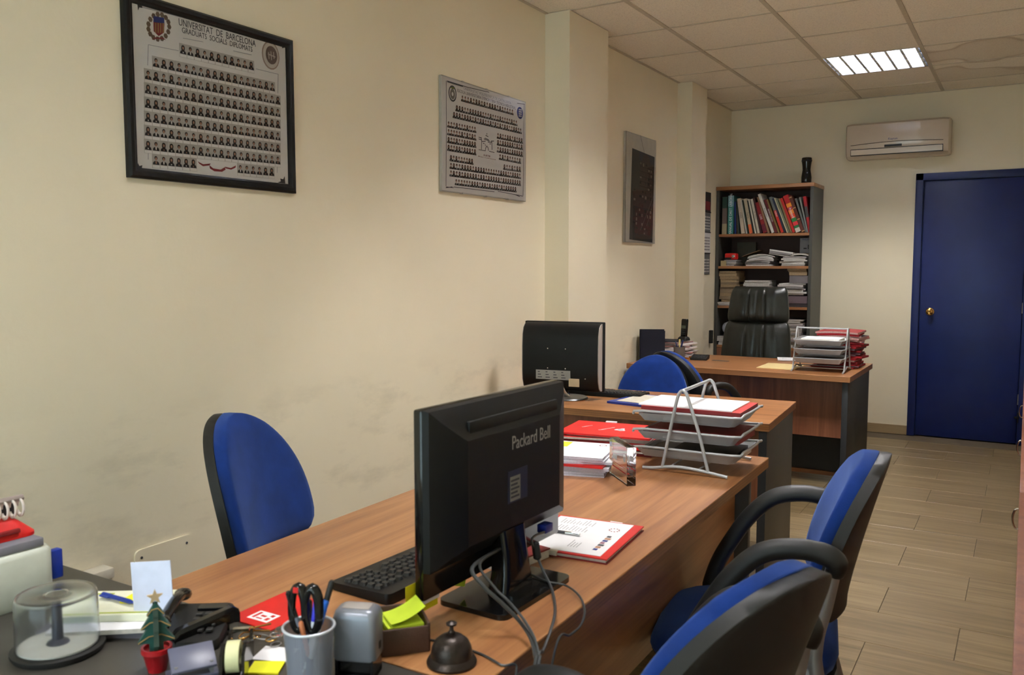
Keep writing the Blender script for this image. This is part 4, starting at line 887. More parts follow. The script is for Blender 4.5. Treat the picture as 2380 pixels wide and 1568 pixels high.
def keyboard(label, loc, rz, L_=.45, D_=.16):
    t = thing('keyboard', label, 'keyboard', loc, rz, None)
    b = B(); b.loft([[(x, y, z*(1+.45*(y+D_/2)/D_)) for x, y in rrect(L_-q, D_-q, .012, 3)] for z, q in ((0.0, .004), (.008, 0), (.015, .004))]); b.build('body', MONB, t)
    km = None; rows = [(.062, 19, .017), (.034, 19, .019), (.014, 19, .019), (-.006, 19, .019), (-.026, 19, .019), (-.046, 19, .019)]
    for r_, (y, n, kk) in enumerate(rows):
        x = -L_/2+.012
        for i in range(n):
            w_ = .0175*(1 if r_ < 5 or i != 3 else 6)
            if r_ == 5 and i > 3: w_ = .0175*1.2
            if x+w_ > L_/2-.012-.085: break
            if km is None:
                k0 = B().loft([[(px, py, pz) for px, py in rrect(.0165-q, .0165-q, .003, 1)] for pz, q in ((0, 0), (.006, .0045))]); o = k0.build('key', KEY, t); km = o.data
            else: o = bpy.data.objects.new('key', km); COL.objects.link(o); o.parent = t
            o.scale = (w_/.0175, 1, 1); o.location = (x+w_/2, y, .0148*(1+.45*(y+D_/2)/D_)); x += w_+.0015
        for i in range(4):
            if r_ == 0: break
            o = bpy.data.objects.new('key', km); COL.objects.link(o); o.parent = t; o.location = (L_/2-.080+i*.019, y, .0148*(1+.45*(y+D_/2)/D_))
    return t
keyboard('black keyboard on the nearest desk partly hidden by the big monitor', (1.215, 1.455, DZT), -90-3)
keyboard('black keyboard on the middle desk beside the curved-back monitor', (.485, 3.885, DZT), 184)
# ================================================================ THINGS ON DESK 1
def quad_rz(a, b): return math.degrees(math.atan2(b.y-a.y, b.x-a.x))
WIRE = GREYM
def wire_tray(label, loc, rz, levels, L_=.335, D_=.26, hook=.265, zlev=(.038, .095, .152)):
    """A-frame letter tray: local x along the trays, two A frames at y=0 and y=D"""
    t = thing('letter_tray', label, 'letter tray', loc, rz); f = B(); R_ = .0052; cx = .17
    for y in (-.012, D_+.012):
        f = B()
        f.tube(spline([(.064, y, .012), (.088, y, .13), (.108, y, .225), (.117, y, hook-.014), (.127, y, hook-.006), (.138, y, hook-.014), (.148, y, .225), (.180, y, .13), (.211, y, .012)], 5), R_, 10)
        f.tube(spline([(.0, y, .006), (.035, y, .0085), (.09, y, .018), (.14, y, .020), (.20, y, .015), (.27, y, .006)], 5), R_, 10)
        f.build('side_frame', WIRE, t, sharp=60)
    B().tube([(.127, -.012, hook-.006), (.127, D_+.012, hook-.006)], R_, 10).build('top_bar', WIRE, t)
    b = B()
    for x in (.09, .18): b.tube([(x, -.012, .018), (x, D_+.012, .018)], .0032, 8)
    b.build('cross_wires', WIRE, t)
    for z in zlev:
        x0, x1 = -.038, .305; d = B()
        rim = [(x0, .004, z+.02), (x0+.03, 0, z+.032), (x1-.03, 0, z+.032), (x1, .03, z+.038), (x1, D_-.03, z+.038), (x1-.03, D_, z+.032), (x0+.03, D_, z+.032), (x0, D_-.004, z+.02)]
        d.tube(spline(rim, 3), .0042, 8)
        d.tube([(x0+.02, .004, z+.020), (x0+.02, D_-.004, z+.020)], .0025, 6)
        top = [(x0+.015, .004), (x1-.02, .004), (x1-.004, .03), (x1-.004, D_-.03), (x1-.02, D_-.004), (x0+.015, D_-.004)]
        bot = [(x0+.03, .022), (x1-.045, .022), (x1-.03, .04), (x1-.03, D_-.04), (x1-.045, D_-.022), (x0+.03, D_-.022)]
        zi = [.024, .030, .034, .034, .030, .024]
        d.loft([[(x, y, z+q) for (x, y), q in zip(top, zi)], [(x, y, z) for x, y in bot], [(x, y, z-.0012) for x, y in bot], [(x, y+(-.0012 if y < .1 else .0012), z+q) for (x, y), q in zip(top, zi)]], cap=False, loop=True)
        n = len(bot); d.add([(x, y, z) for x, y in bot], [list(range(n))]); d.add([(x, y, z-.0012) for x, y in bot], [list(range(n))[::-1]])
        d.build('tray', WIRE, t, sharp=50)
    return t
def doc(label, loc, rz, w_, d_, t_, cover, name='document', cat='document', lines_=None, group=None, edge=None, fn=None, nx=1):
    o = thing(name, label, cat, loc, rz, group)
    B().sheet(w_, d_, t_, fn or (lambda x, y: 0), nx, 1, mi=0, edge=1).build('sheets', [cover, edge or PAGES], o)
    if lines_:
        b = B(); rn = random.Random(len(label))
        for (x0, y0, x1, y1, n) in lines_:
            for i in range(n):
                y = y1-(y1-y0)*i/max(1, n-1); xe = x1-(x1-x0)*rn.uniform(0, .3); z_ = t_+(fn((x0+xe)/2, y) if fn else 0)
                if fn:
                    m_ = 6
                    for q in range(m_):
                        a0, a1 = x0+(xe-x0)*q/m_, x0+(xe-x0)*(q+1)/m_; za = t_+max(fn(a0, y), fn(a1, y)); b.box((a0, y-.0008, za-.0002), (a1, y+.0008, za+.0004))
                else: b.box((x0, y-.0008, z_), (xe, y+.0008, z_+.0002))
        b.build('printed_lines', INKL, o)
    return o
Z1_ = DZT
TRAY1 = wire_tray('grey wire A-frame letter tray with papers at the far end of the nearest desk', (1.270, 2.515, Z1_), 1.5, 3)
doc('red folder with white printed pages on top of the near letter tray', (1.405, 2.648, Z1_+.1865), 2, .315, .225, .012, RED, 'document_folder', 'folder', edge=REDD)
doc('white printed pages lying on the red folder in the near letter tray', (1.388, 2.645, Z1_+.1992), 1.5, .30, .212, .004, PAPER, 'document', 'document', [(-.14, -.09, .13, .09, 14)], edge=PAPER)
doc('dark red folder in the middle shelf of the near letter tray', (1.41, 2.655, Z1_+.096), 0, .29, .19, .030, REDD, 'document_folder', 'folder', edge=REDD)
doc('grey tray-coloured papers in the bottom shelf of the near letter tray', (1.40, 2.655, Z1_+.039), 0, .29, .19, .010, pm('mid_grey_paper', (120, 118, 116), .7), 'document', 'document')
doc('black folder on the bottom shelf of the near letter tray', (1.44, 2.655, Z1_+.0495), 3, .20, .17, .012, BLKP, 'document_folder', 'folder', edge=BLKP)
# acrylic block
ACR = pm('acrylic', (248, 250, 250), .02, trans=1, ior=1.49, var=0, rough=.01) if False else pm('clear_acrylic', (248, 250, 250), .02, trans=1, ior=1.49, var=0)
a = at(1416, 1100, Z=Z1_); c = at(1457, 1130, Z=Z1_); e = at(1474, 1127, Z=Z1_); rz = quad_rz(a, c)
t = thing('acrylic_block', 'clear acrylic award block standing beside the paper piles', 'award', (a.x, a.y, Z1_), rz); ln = (c-a).length
B().box((0, 0, 0), (ln, .028, .115), bev=.0015, seg=1).build('block', ACR, t)
b = B(); b.box((.02, .012, .03), (ln-.02, .0125, .034)); b.box((.03, .012, .045), (ln-.03, .0125, .047)); b.build('inner_red_print', RED, t)
b = B(); b.lathe([(.012, 0), (.012, .0004)], 16, T(ln-.035, .0135, .075, rx=90)); b.box((.02, .0131, .055), (.06, .0135, .07)); b.build('inner_silver_print', pm('silver_print2', (200, 200, 196), .4), t)

# red folders and white documents by the monitor
rs = [(1296, 1013), (1418, 1018), (1500, 978), (1296, 980)]
cx, cy = 1.055, 2.76
for i in range(6):
    z = Z1_+i*.0115; rn = random.Random(i+40)
    doc('%s red card folder in the stack behind the white documents, %s' % (['matt', 'plain', 'worn', 'bent', 'scuffed', 'glossy'][i], ORD[5-i]), (cx+rn.uniform(-.015, .015), cy+rn.uniform(-.01, .01), z), 12+rn.uniform(-5, 5), .33, .24, .0065, RED, 'document_folder', 'folder', group='red folders on the nearest desk', edge=[REDD, PAGES, RED][i % 3])
    if i < 5: doc('white sheets between the red folders, %s layer' % ORD[4-i], (cx+.012, cy, z+.0068), 12+rn.uniform(-8, 8), .30, .21, .0042, PAPER, 'document', 'document', group='papers between the red folders', edge=PAGES)
topf = [o for o in bpy.data.objects if o.name.startswith('document_folder') and o.get('label', '').startswith('glossy')][0]
text('lettering', 'Graduats Socials', .012, T(-.02, .0, .0066, rz=62), PAPER, topf, ext=.0001); text('lettering', 'Assessoria', .012, T(-.10, .02, .0066, rz=62), PAPER, topf, ext=.0001)
b = B(); 
for q in range(9): b.prism(circ(.0075, 10, cx=.03+.013*math.cos(q*2.3)*(.3+.1*q), cy=.0+.02*math.sin(q*2.3)*(.3+.1*q)), .0066, .0069)
b.build('white_emblem', PAPER, topf)
B().box((-.06, .118, .004), (-.02, .132, .010)).build('index_tab', PAPER, topf)
cx, cy = 1.045, 2.405
ths = [.006, .008, .006, .01, .007, .008, .006, .009]; z = Z1_
LBLS = ['grey folder at the bottom of', 'white sheaf above the grey folder in', 'thick white booklet low in', 'white papers in the middle of', 'red folder sandwiched in', 'white booklet above the red folder in', 'second sheaf from the top of', 'topmost printed sheet with yellow note on']
for i, th in enumerate(ths):
    rn = random.Random(i+90); mt = [pm('grey_folder', (120, 118, 116), .6), PAPER, PAPER, PAPER, RED, PAPER, PAPER, PAPER][i]
    o = doc(LBLS[i]+' the white document pile', (cx+rn.uniform(-.01, .012), cy+rn.uniform(-.008, .008), z), 14+rn.uniform(-7, 7), .30, .22, th*.93, mt, 'document_folder' if i in (0, 4) else 'document', 'folder' if i in (0, 4) else 'document', [(.0, -.09, .11, .0, 9)] if i == 7 else None, edge=RED if i == 4 else pm('bluish_edges', (186, 182, 196), .8, var=.1, vscale=200)); z += th
b = B(); b.sheet(.075, .075, .0006, m=T(-.035, .06, .0085)); b.build('yellow_note', pm('highlighter_note', (206, 226, 40), .7), o)
b = B(); b.sheet(.06, .11, .0006, m=T(-.055, -.02, .0084)); b.build('green_note', pm('pale_green_note', (176, 214, 160), .7), o)
b = B()
for k in range(12):
    q = 2*math.pi*k/12; b.prism(circ(.0022, 6, cx=.11+.011*math.cos(q), cy=.075+.011*math.sin(q)), .0084, .0088)
b.build('red_stamp', REDD, o)

# open folder with printed page and pen
P = [at(*p, Z=Z1_+.012) for p in ((1210, 1268), (1412, 1300), (1497, 1220), (1283, 1196))]
c_ = sum(P, Vector())/4; rz = quad_rz(P[0], P[1]); w_ = ((P[1]-P[0]).length+(P[2]-P[3]).length)/2; d_ = ((P[3]-P[0]).length+(P[2]-P[1]).length)/2
FD = thing('document_folder', 'red folder lying open under a printed page beside the big monitor', 'folder', (c_.x, c_.y, Z1_), rz)
B().sheet(w_, d_, .003).build('bottom_cover', REDD, FD); B().sheet(w_*.97, d_*.98, .006, m=T(0, 0, .0032)).build('papers', PAGES, FD); B().sheet(w_, d_, .0025, m=T(0, .0, .0095)).build('top_cover', RED, FD)
B().box((-w_*.33, -d_/2-.004, .003), (-w_*.02, -d_/2+.006, .014), bev=.001, seg=1).build('metal_clip', pm('cream_clip', (196, 186, 166), .4), FD)
B().box((w_*.10, d_/2-.002, .007), (w_*.24, d_/2+.012, .010)).build('index_tab', PAPER, FD)
pg = thing('document', 'white printed page with colour stamp strip on the open red folder', 'document', (c_.x, c_.y, Z1_+.0123), rz+1)
B().sheet(w_*.86, d_*.93, .001, m=T(-.005, 0, 0)).build('sheet', PAPER, pg)
b = B(); rn = random.Random(1)
for i in range(11):
    for k in range(2): x = -w_*.36+i*.008; b.box((x, .02+k*.05, .001), (x+.0016, .02+k*.05+rn.uniform(.02, .045), .0012))
for i in range(4): b.box((.0+i*.007, -.09, .001), (.0016+i*.007, -.09+.05*rn.uniform(.5, 1), .0012))
b.build('printed_lines', INKL, pg)
b = B()
for i in range(7): b.box((w_*.27, -.09+i*.016, .001), (w_*.27+.010+.002*(i % 3), -.078+i*.016, .0013), mi=i % 4)
b.build('colour_strip', [NAVY, pm('strip_tan', (170, 120, 90), .6), INK, pm('strip_plum', (130, 70, 90), .6)], pg)
b = B()
for k in range(10): q = 2*math.pi*k/10; b.prism(circ(.0022, 6, cx=w_*.27+.012*math.cos(q), cy=.065+.012*math.sin(q)), .001, .0014)
b.build('red_stamp', MAROON, pg)
p0, p1 = at(1262, 1229, Z=Z1_+.018), at(1348, 1242, Z=Z1_+.018)
def pen(label, a, b_, r=.0042, body=None, tip=None, cap=True, name='pen'):
    d = (b_-a); Lp = d.length; t = thing(name, label, name, a); t.rotation_euler = d.to_track_quat('Z', 'Y').to_euler()
    B().lathe([(.0008, 0), (r*.5, .008), (r, .02), (r, Lp*.72)], 12).build('barrel', body or BLKG, t)
    B().lathe([(r*1.05, Lp*.72), (r*1.1, Lp*.98), (r*.7, Lp)], 12).build('cap', tip or body or CHROME, t)
    if cap: B().box((r*.8, -.0012, Lp*.74), (r*1.9, .0012, Lp*.99)).build('clip', tip or CHROME, t)
    return t
pen('slim dark pen with silver end lying on the printed page', p0+(p0-p1)*.4, p1, .0035, INK, CHROME)
t = thing('booklet', 'small dark red booklet behind the stand of the big monitor', 'booklet'); q = at(1222, 1322, Z=Z1_); place(t, (q.x-.05, q.y+.03, Z1_), 80)
B().box((-.07, -.045, 0), (.07, .045, .018)).build('pages', PAGES, t); B().box((-.072, -.047, .018), (.072, .047, .021)).build('cover', REDD, t)

# service bell
q = at(1050, 1540, Z=Z1_)
t = thing('service_bell', 'old dark bronze service bell with push knob on the desk corner', 'bell', (q.x, q.y, Z1_)); BRZ = pm('dark_bronze', (46, 38, 34), .35, metal=.6, var=.3, vscale=60, bump=.2, bscale=250)
B().lathe([(.0, 0), (.040, 0), (.041, .004), (.038, .010), (.034, .013), (.03, .013)], 32, cap=False).build('base', BRZ, t)
B().lathe([(.034, .013), (.0335, .020), (.032, .028), (.027, .038), (.018, .045), (.008, .048), (.0, .0485)], 32, cap=False).build('dome', BRZ, t)
B().lathe([(.0045, .047), (.006, .052), (.0035, .055), (.003, .062), (.0085, .064), (.009, .067), (.004, .070), (.0, .0705)], 16, cap=False).build('push_knob', BRZ, t)

# cables
CBL = pm('cable_grey', (52, 54, 54), .4)
def cable(label, pts, r=.0028, n=6, mat=None):
    b = B(); b.tube(spline(pts, n), r, 8); o = b.build('cable', mat or CBL); tag(o, label, 'cable'); return o
xe = 1.655
v = [M1.matrix_basis @ Vector((.14, -.034, .084))]
v += [at(1237, 1250, X=1.452), at(1246, 1285, X=1.456), at(1262, 1325, X=1.475)+Vector((0, 0, 0)), at(1283, 1370, X=1.52), at(1290, 1420, X=1.585), at(1278, 1470, X=1.618), at(1262, 1512, X=1.635), at(1245, 1555, X=1.648), Vector((1.645, 1.06, .5)), Vector((1.63, 1.1, .3))]
co = cable('grey video cable with ferrite from the monitor port over the desk edge', v)
b = B(); q0, q1 = at(1243, 1258, X=1.452), at(1250, 1300, X=1.46); b.tube([q0, q0*.9+q1*.1, q0*.1+q1*.9, q1], [.004, .0085, .0085, .004], 12)
o = b.build('ferrite_core', BLKP, co)
v = [M1.matrix_basis @ Vector((-.055, -.040, .10)), at(1098, 1318, X=1.465), at(1122, 1360, X=1.50), at(1165, 1400, X=1.53), at(1205, 1440, X=1.56), at(1232, 1480, X=1.60), at(1244, 1525, X=1.635), at(1240, 1565, X=1.65), Vector((1.648, 1.02, .5)), Vector((1.63, 1.05, .3))]
cable('thick grey power cable arching from under the monitor to the desk edge', v, .0036)
v = [M1.matrix_basis @ Vector((-.035, -.040, .10)), at(1115, 1310, X=1.462), at(1150, 1365, X=1.50), at(1180, 1395, X=1.53), at(1212, 1432, X=1.57), at(1240, 1478, X=1.61), at(1252, 1525, X=1.64), at(1248, 1565, X=1.655), Vector((1.652, 1.03, .5)), Vector((1.635, 1.07, .3))]
cable('thinner grey signal cable beside the power cable behind the monitor', v, .0026)
v = [at(1235, 1335, Z=Z1_+.014), at(1275, 1352, Z=Z1_+.012), at(1315, 1360, Z=Z1_+.008), at(1347, 1385, Z=Z1_+.01), at(1359, 1420, X=1.615), at(1350, 1452, X=1.625), at(1325, 1475, X=1.62), at(1295, 1492, X=1.615), Vector((1.60, 1.20, .60))+Vector((.02, 0, 0)), Vector((1.56, 1.2, .52))]
cable('thin black cable looping over the desk edge right of the monitor base', v, .0022)
v = [at(905, 1462, Z=Z1_+.0024), at(965, 1480, Z=Z1_+.0024), at(1010, 1488, Z=Z1_+.0024), at(1060, 1500, Z=Z1_+.0024), at(1120, 1520, Z=Z1_+.0024), at(1165, 1545, Z=Z1_+.0024), at(1200, 1563, X=1.612), Vector((1.618, 1.02, .62))]
cable('thin black cable running across the desk behind the bell', v, .0020)
# red leaflet
P = [at(*p, Z=Z1_) for p in ((553, 1442), (650, 1470), (740, 1400), (640, 1372))]; c_ = sum(P, Vector())/4; rz = quad_rz(P[0], P[1])
t = thing('leaflet', 'red leaflet with white logo on the near corner of the beech desk', 'leaflet', (c_.x, c_.y, Z1_), rz); w_ = (P[1]-P[0]).length; d_ = (P[3]-P[0]).length
B().sheet(w_*1.05, d_*.98, .002).build('sheet', RED, t)
b = B(); x0, y0 = -w_*.25, -d_*.36
b.box((x0, y0, .002), (x0+.05, y0+.035, .0023), mi=0)
for q in ((.006, .006, .012, .03), (.018, .016, .03, .022), (.036, .006, .044, .016), (.036, .022, .044, .03), (.016, .006, .03, .010)): b.box((x0+q[0], y0+q[1], .0023), (x0+q[2], y0+q[3], .0026), mi=1)
b.build('white_logo', [PAPER, RED], t)
# ================================================================ FOREGROUND DESK CLUTTER
def on_top(px, py, z=DZT): return at(px, py, Z=z)
# CD spindle
q = on_top(136, 1512)
CLR = pm('clear_dome_plastic', (238, 242, 246), .16, trans=1, ior=1.25, var=0)
t = thing('disc_spindle', 'clear plastic CD spindle with black base and white disc', 'disc spindle', (q.x, q.y, DZT)); r0 = .069
B().lathe([(r0, 0), (r0+.003, .006), (r0+.003, .010), (r0-.004, .012), (r0-.004, .0125)], 48).build('base', BLKP, t)
B().lathe([(.0085, .0125), (.0085, .015), (.0605, .015), (.0605, .0125)], 48).build('disc', pm('disc_white', (222, 218, 206), .35), t)
B().lathe([(.018, .015), (.016, .018), (.0088, .022), (.0080, .085), (.006, .088)], 24).build('spindle_post', pm('spindle_grey', (62, 62, 72), .4), t)
th = .0016; pf = [(.064, .013), (.0635, .05), (.0628, .094), (.060, .100), (.054, .1015), (.020, .1005), (.018, .098), (.0, .098)]
inn = [(max(0, r-th), z-(th if r < .062 else 0)) for r, z in pf][::-1]
B().lathe(pf+inn, 56, cap=False).build('dome', CLR, t, sharp=50)

# beige device with things on top
q = at(128, 1262, X=.70)
DEVM = pm('device_grey', (196, 202, 190), .45)
t = thing('desktop_printer', 'grey-white desktop device at the far left of the desk', 'printer', (.70, q.y, DZT)); ht = q.z-DZT
b = B(); b.loft([[(x, y, z) for x, y in rrect(.30-i, .38-i, .02, 4, cx=-.15, cy=-.19)] for z, i in ((0, .01), (.01, 0), (ht-.012, 0), (ht-.003, .008), (ht, .02))]); b.build('body', DEVM, t, sharp=40)
B().box((-.03, .0, ht-.075), (-.012, .022, ht-.018), bev=.003).build('blue_side_button', pm('device_blue', (24, 52, 150), .35), t)
zt2 = DZT+ht
t = thing('grey_box_file', 'flat grey folder on top of the grey-white device', 'folder', (.70-.11, q.y-.165, zt2+.0005), 88)
B().box((-.16, -.10, 0), (.15, .11, .016), bev=.002).build('body', pm('steel_grey_card', (118, 118, 128), .5), t)
t = thing('hole_punch', 'red hole punch lying on the device beside the wall', 'hole punch', (.70-.075, q.y-.105, zt2+.017), 88)
b = B(); b.loft([[(x, y, z) for x, y in rrect(.19-i, .075-i*.5, .02, 5)] for z, i in ((0, .0), (.006, 0), (.012, .012), (.028, .045), (.034, .06))]); b.build('body', RED, t, sharp=30)
B().box((-.07, -.042, .012), (.06, -.034, .02), bev=.002).build('slot', REDD, t)
B().box((.055, .03, .004), (.085, .045, .052)).build('paper_guide', ANTHD, t)
t = thing('binding_comb_bundle', 'bundle of white binding combs on top of the red hole punch', 'binding combs', (.70-.065, q.y-.09, zt2+.052), 88)
for k in range(9):
    x = -.055+k*.0145; r = .0125
    B().tube([(x, r*1.1*math.cos(a*.35), .018+r*1.25*math.sin(a*.35)) for a in range(0, 17)], .0042, 8, flat=.6).build('comb_ring', pm('comb_white', (222, 214, 208), .35), t, sharp=60)
B().tube([(-.06, 0, .036), (.067, 0, .036)], .006, 8).build('comb_spine', pm('comb_spine', (150, 138, 134), .4), t)

# paper stack to the left with leaflet, pen and note
q = on_top(300, 1450)
bx, by = q.x-.035, q.y-.01
doc('dark grey tray under the papers behind the CD spindle', (bx, by, DZT), 32, .20, .14, .012, pm('tray_grey', (96, 92, 100), .5), 'document_tray', 'tray', edge=pm('tray_grey', (96, 92, 100), .5))
doc('white sheet of paper sticking out of the stack behind the CD spindle', (bx+.02, by-.01, DZT+.0125), 38, .18, .13, .008, PAPER)
o = doc('cream leaflet with green stripes behind the CD spindle', (bx, by+.01, DZT+.021), 34, .18, .115, .012, pm('cream_sheet', (222, 224, 200), .6), 'leaflet', 'leaflet', edge=pm('cream_sheet', (222, 224, 200), .6))
b = B(); GR = pm('olive_green_print', (158, 172, 40), .6)
b.prism([(.03, .0), (.045, .0), (.065, .045), (.05, .045)], .012, .0123); b.box((.04, .04, .012), (.085, .048, .0123)); b.box((-.09, .04, .012), (-.02, .046, .0123)); b.box((-.085, -.050, .012), (.085, -.045, .0123)); b.build('green_print', GR, o)
a, c = on_top(300, 1397, DZT+.040), on_top(238, 1380, DZT+.040)
pen('blue ballpoint pen resting on the cream leaflet', a+(a-c)*.3, c, .0042, pm('pen_blue', (26, 52, 140), .3), pm('pen_blue', (26, 52, 140), .3))
q = on_top(300, 1398, DZT+.034); o = doc('yellow sticky note on the leaflet beside the white card', (q.x+.005, q.y+.02, DZT+.0335), 20, .05, .05, .004, pm('bright_yellow_note', (232, 232, 40), .6), 'sticky_note', 'note', edge=YEL)
# white card in holder
q = on_top(360, 1462)
t = thing('card_holder', 'small dark card holder carrying an upright white card', 'card holder', (q.x, q.y, DZT), 28)
B().box((-.04, -.02, 0), (.04, .02, .012), bev=.002).box((-.036, .004, .012), (.036, .010, .03)).build('holder', BLKP, t)
t = thing('business_card', 'blank white card standing upright in the dark holder', 'card', (q.x, q.y, DZT+.013), 28)
B().box((-.036, -.0005, 0), (.036, .0015, .108), m=T(0, 0, 0, rx=-4, ry=-4)).build('card', pm('bluish_white_card', (214, 220, 244), .6), t)
# little christmas tree
q = on_top(366, 1556)
t = thing('christmas_tree_ornament', 'little painted wooden christmas tree in a red pot', 'ornament', (q.x, q.y, DZT), 54); t.scale = (1.3, 1.3, 1.3)
B().lathe([(.011, 0), (.016, .022), (.018, .024), (.018, .030), (.015, .030), (.014, .026), (.0, .026)], 20, cap=False).build('pot', pm('pot_red', (150, 16, 24), .4), t)
TG = pm('tree_green', (24, 72, 66), .45); TGD = pm('tree_dark_green', (16, 44, 34), .5)
tp = [(0, .086), (.010, .070), (.006, .070), (.017, .054), (.010, .054), (.021, .037), (.008, .036), (.008, .026), (-.008, .026), (-.008, .036), (-.021, .037), (-.010, .054), (-.017, .054), (-.006, .070), (-.010, .070)]
B().prism(tp, -.004, .004, T(rx=90)).build('tree', TG, t); B().prism([(x*.9, z) for x, z in tp], -.003, .003, T(rx=90, rz=90)).build('tree_wing', TGD, t)
for z, w_ in ((.070, .0095), (.054, .0165), (.037, .0205)):
    B().tube([(-w_, -.0045, z+.001), (-w_*.4, -.0048, z+.008), (w_*.3, -.0048, z+.009), (w_, -.0045, z+.001)], .0007, 6).build('gold_line', GOLD, t)
B().prism([((.0095 if k % 2 == 0 else .004)*math.sin(math.pi*k/5), .092+(.0095 if k % 2 == 0 else .004)*math.cos(math.pi*k/5)) for k in range(10)], -.0015, .0015, T(rx=90)).build('star', pm('star_wood', (176, 152, 116), .6), t)
# telephone
q = on_top(440, 1482)
t = thing('telephone', 'black desk telephone with handset beside the white card', 'telephone', (q.x, q.y+.01, DZT), 35); t.scale = (.78, .78, .8)
b = B(); b.loft([[(x, y, z+(.022*(y+.09)/.18 if z > .01 else 0)) for x, y in rrect(.15-i, .17-i, .02, 4)] for z, i in ((0, .004), (.012, 0), (.02, .006))]); b.build('base', BLKP, t, sharp=40)
h = B(); h.tube(spline([(-.045, -.085, .052), (-.045, -.07, .058), (-.045, -.03, .066), (-.045, .03, .072), (-.045, .075, .066), (-.045, .09, .058)], 5), [.014]*3+[.018]*4+[.013]*12+[.018]*4+[.014]*3, 12, flat=.8); h.build('handset', BLKG, t, sharp=60)
for i in range(4):
    for j in range(3): B().box((.0+j*.02, -.05+i*.022, .0), (.014+j*.02, -.036+i*.022, .006), m=T(0, 0, .0235+.022*(i*.022+.04)/.18), bev=.001, seg=1).build('key', KEY, t)
B().box((-.005, .045, .038), (.06, .07, .044), bev=.001, seg=1).build('display', SCR, t)
# stapler
a, c = on_top(400, 1512), on_top(552, 1462); d = c-a
t = thing('stapler', 'glossy black long-arm stapler in front of the telephone', 'stapler', (a.x, a.y, DZT), quad_rz(a, c)); L2 = d.length
B().box((0, -.012, 0), (L2, .012, .008), bev=.002).build('base', BLKP, t)
b = B(); b.loft([[(x, y, z) for y, z in ((-.011, .013+s*.4), (.011, .013+s*.4), (.011, .024+s), (.006, .03+s), (-.006, .03+s), (-.011, .024+s))] for x, s in ((.0, -.004), (.01, .004), (L2*.5, .010), (L2*.9, .016), (L2, .010))]); b.build('arm', BLKG, t, sharp=40)
B().box((.004, -.009, .008), (.02, .009, .014)).build('anvil', STEEL, t); B().box((L2-.02, -.010, .008), (L2-.004, .010, .02)).build('hinge', STEEL, t)
# slate blue hole punch
q = on_top(448, 1568)
t = thing('paper_punch', 'slate grey two-hole paper punch in front of the stapler', 'hole punch', (q.x+.0, q.y+.0, DZT), 60); t.scale = (.75, .75, .9)
B().box((-.05, -.03, 0), (.05, .03, .007), bev=.002).build('base', pm('slate_plastic', (84, 86, 104), .35), t)
B().box((-.045, -.002, 0), (.045, .060, .006), m=T(0, -.028, .018, rx=24), bev=.002).build('lever', pm('slate_plastic', (84, 86, 104), .35), t)
for x in (-.035, .035): B().box((x-.003, -.025, .007), (x+.003, .01, .028)).build('bracket', STEEL, t)
# tape dispenser
q = on_top(548, 1568)
t = thing('tape_dispenser', 'black tape dispenser with a cream roll of tape', 'tape dispenser', (q.x, q.y, DZT), -50)
sd = [(-.065, 0), (.055, 0), (.058, .012), (.035, .022), (.03, .045), (.006, .055), (-.02, .042), (-.045, .038), (-.066, .046), (-.068, .02)]
B().prism(sd, -.019, -.014, T(rx=90)).build('side', BLKG, t); B().prism(sd, .014, .019, T(rx=90)).build('side', BLKG, t); B().box((-.064, -.014, 0), (.054, .014, .012)).build('base', BLKG, t)
rl = B(); rl.lathe([(.012, -.010), (.024, -.010), (.024, .010), (.012, .010)], 28, T(.012, 0, .036, rx=90), cap=False); rl.lathe([(.012, -.010), (.012, .010)], 28, T(.012, 0, .036, rx=90), cap=False); rl.build('tape_roll', pm('tape_cream', (206, 206, 160), .3), t)
B().box((-.069, -.013, .044), (-.060, .013, .049)).build('cutter', CHROME, t)
# bunch of clips / keys
q = on_top(612, 1492)
t = thing('key_bunch', 'bunch of brass keys and rings with a clear bead', 'keys', (q.x, q.y, DZT), 20)
rn = random.Random(8)
for k in range(7):
    a0 = rn.uniform(0, 360); cx_, cy_ = rn.uniform(-.03, .03), rn.uniform(-.012, .012)
    B().tube([Vector((cx_, cy_, .003+k*.0022))+Vector(((.018 if k % 2 else .010)*math.cos(2*math.pi*i/20)*math.cos(R(a0))-.008*math.sin(2*math.pi*i/20)*math.sin(R(a0)), (.018 if k % 2 else .010)*math.cos(2*math.pi*i/20)*math.sin(R(a0))+.008*math.sin(2*math.pi*i/20)*math.cos(R(a0)), 0)) for i in range(20)], .0012, 6, loop=True).build('ring' if k % 2 == 0 else 'wire_clip', BRASS if k % 3 else STEEL, t, sharp=60)
for a0 in (10, 45): B().prism([(0, -.002), (.03, -.002), (.03, .002), (.026, .003), (.022, .002), (0, .002)], 0, .002, T(-.02, .005*a0/45, .0165+a0*.0001, rz=a0)).prism(circ(.008, 14, cx=-.006), 0, .002, T(-.02, .005*a0/45, .0165+a0*.0001, rz=a0)).build('key', BRASS, t)
rr = [[(.009*math.sin(math.pi*j/6)*math.cos(2*math.pi*k/8)+.028, .009*math.sin(math.pi*j/6)*math.sin(2*math.pi*k/8)+.004, .019-.009*math.cos(math.pi*j/6)) for k in range(8)] for j in range(1, 6)]
B().loft(rr).build('bead', CLR, t, sharp=5)
# loose notes
q = on_top(640, 1520); doc('white slip of paper partly under the mesh pen cup', (q.x, q.y, DZT), 20, .06, .05, .001, PAPER, 'paper_slip', 'paper')
q = on_top(632, 1548); doc('yellow sticky note left of the mesh pen cup', (q.x, q.y-.012, DZT+.0015), 30, .05, .04, .003, pm('bright_yellow_note', (232, 232, 40), .6), 'sticky_note', 'note', edge=YEL)
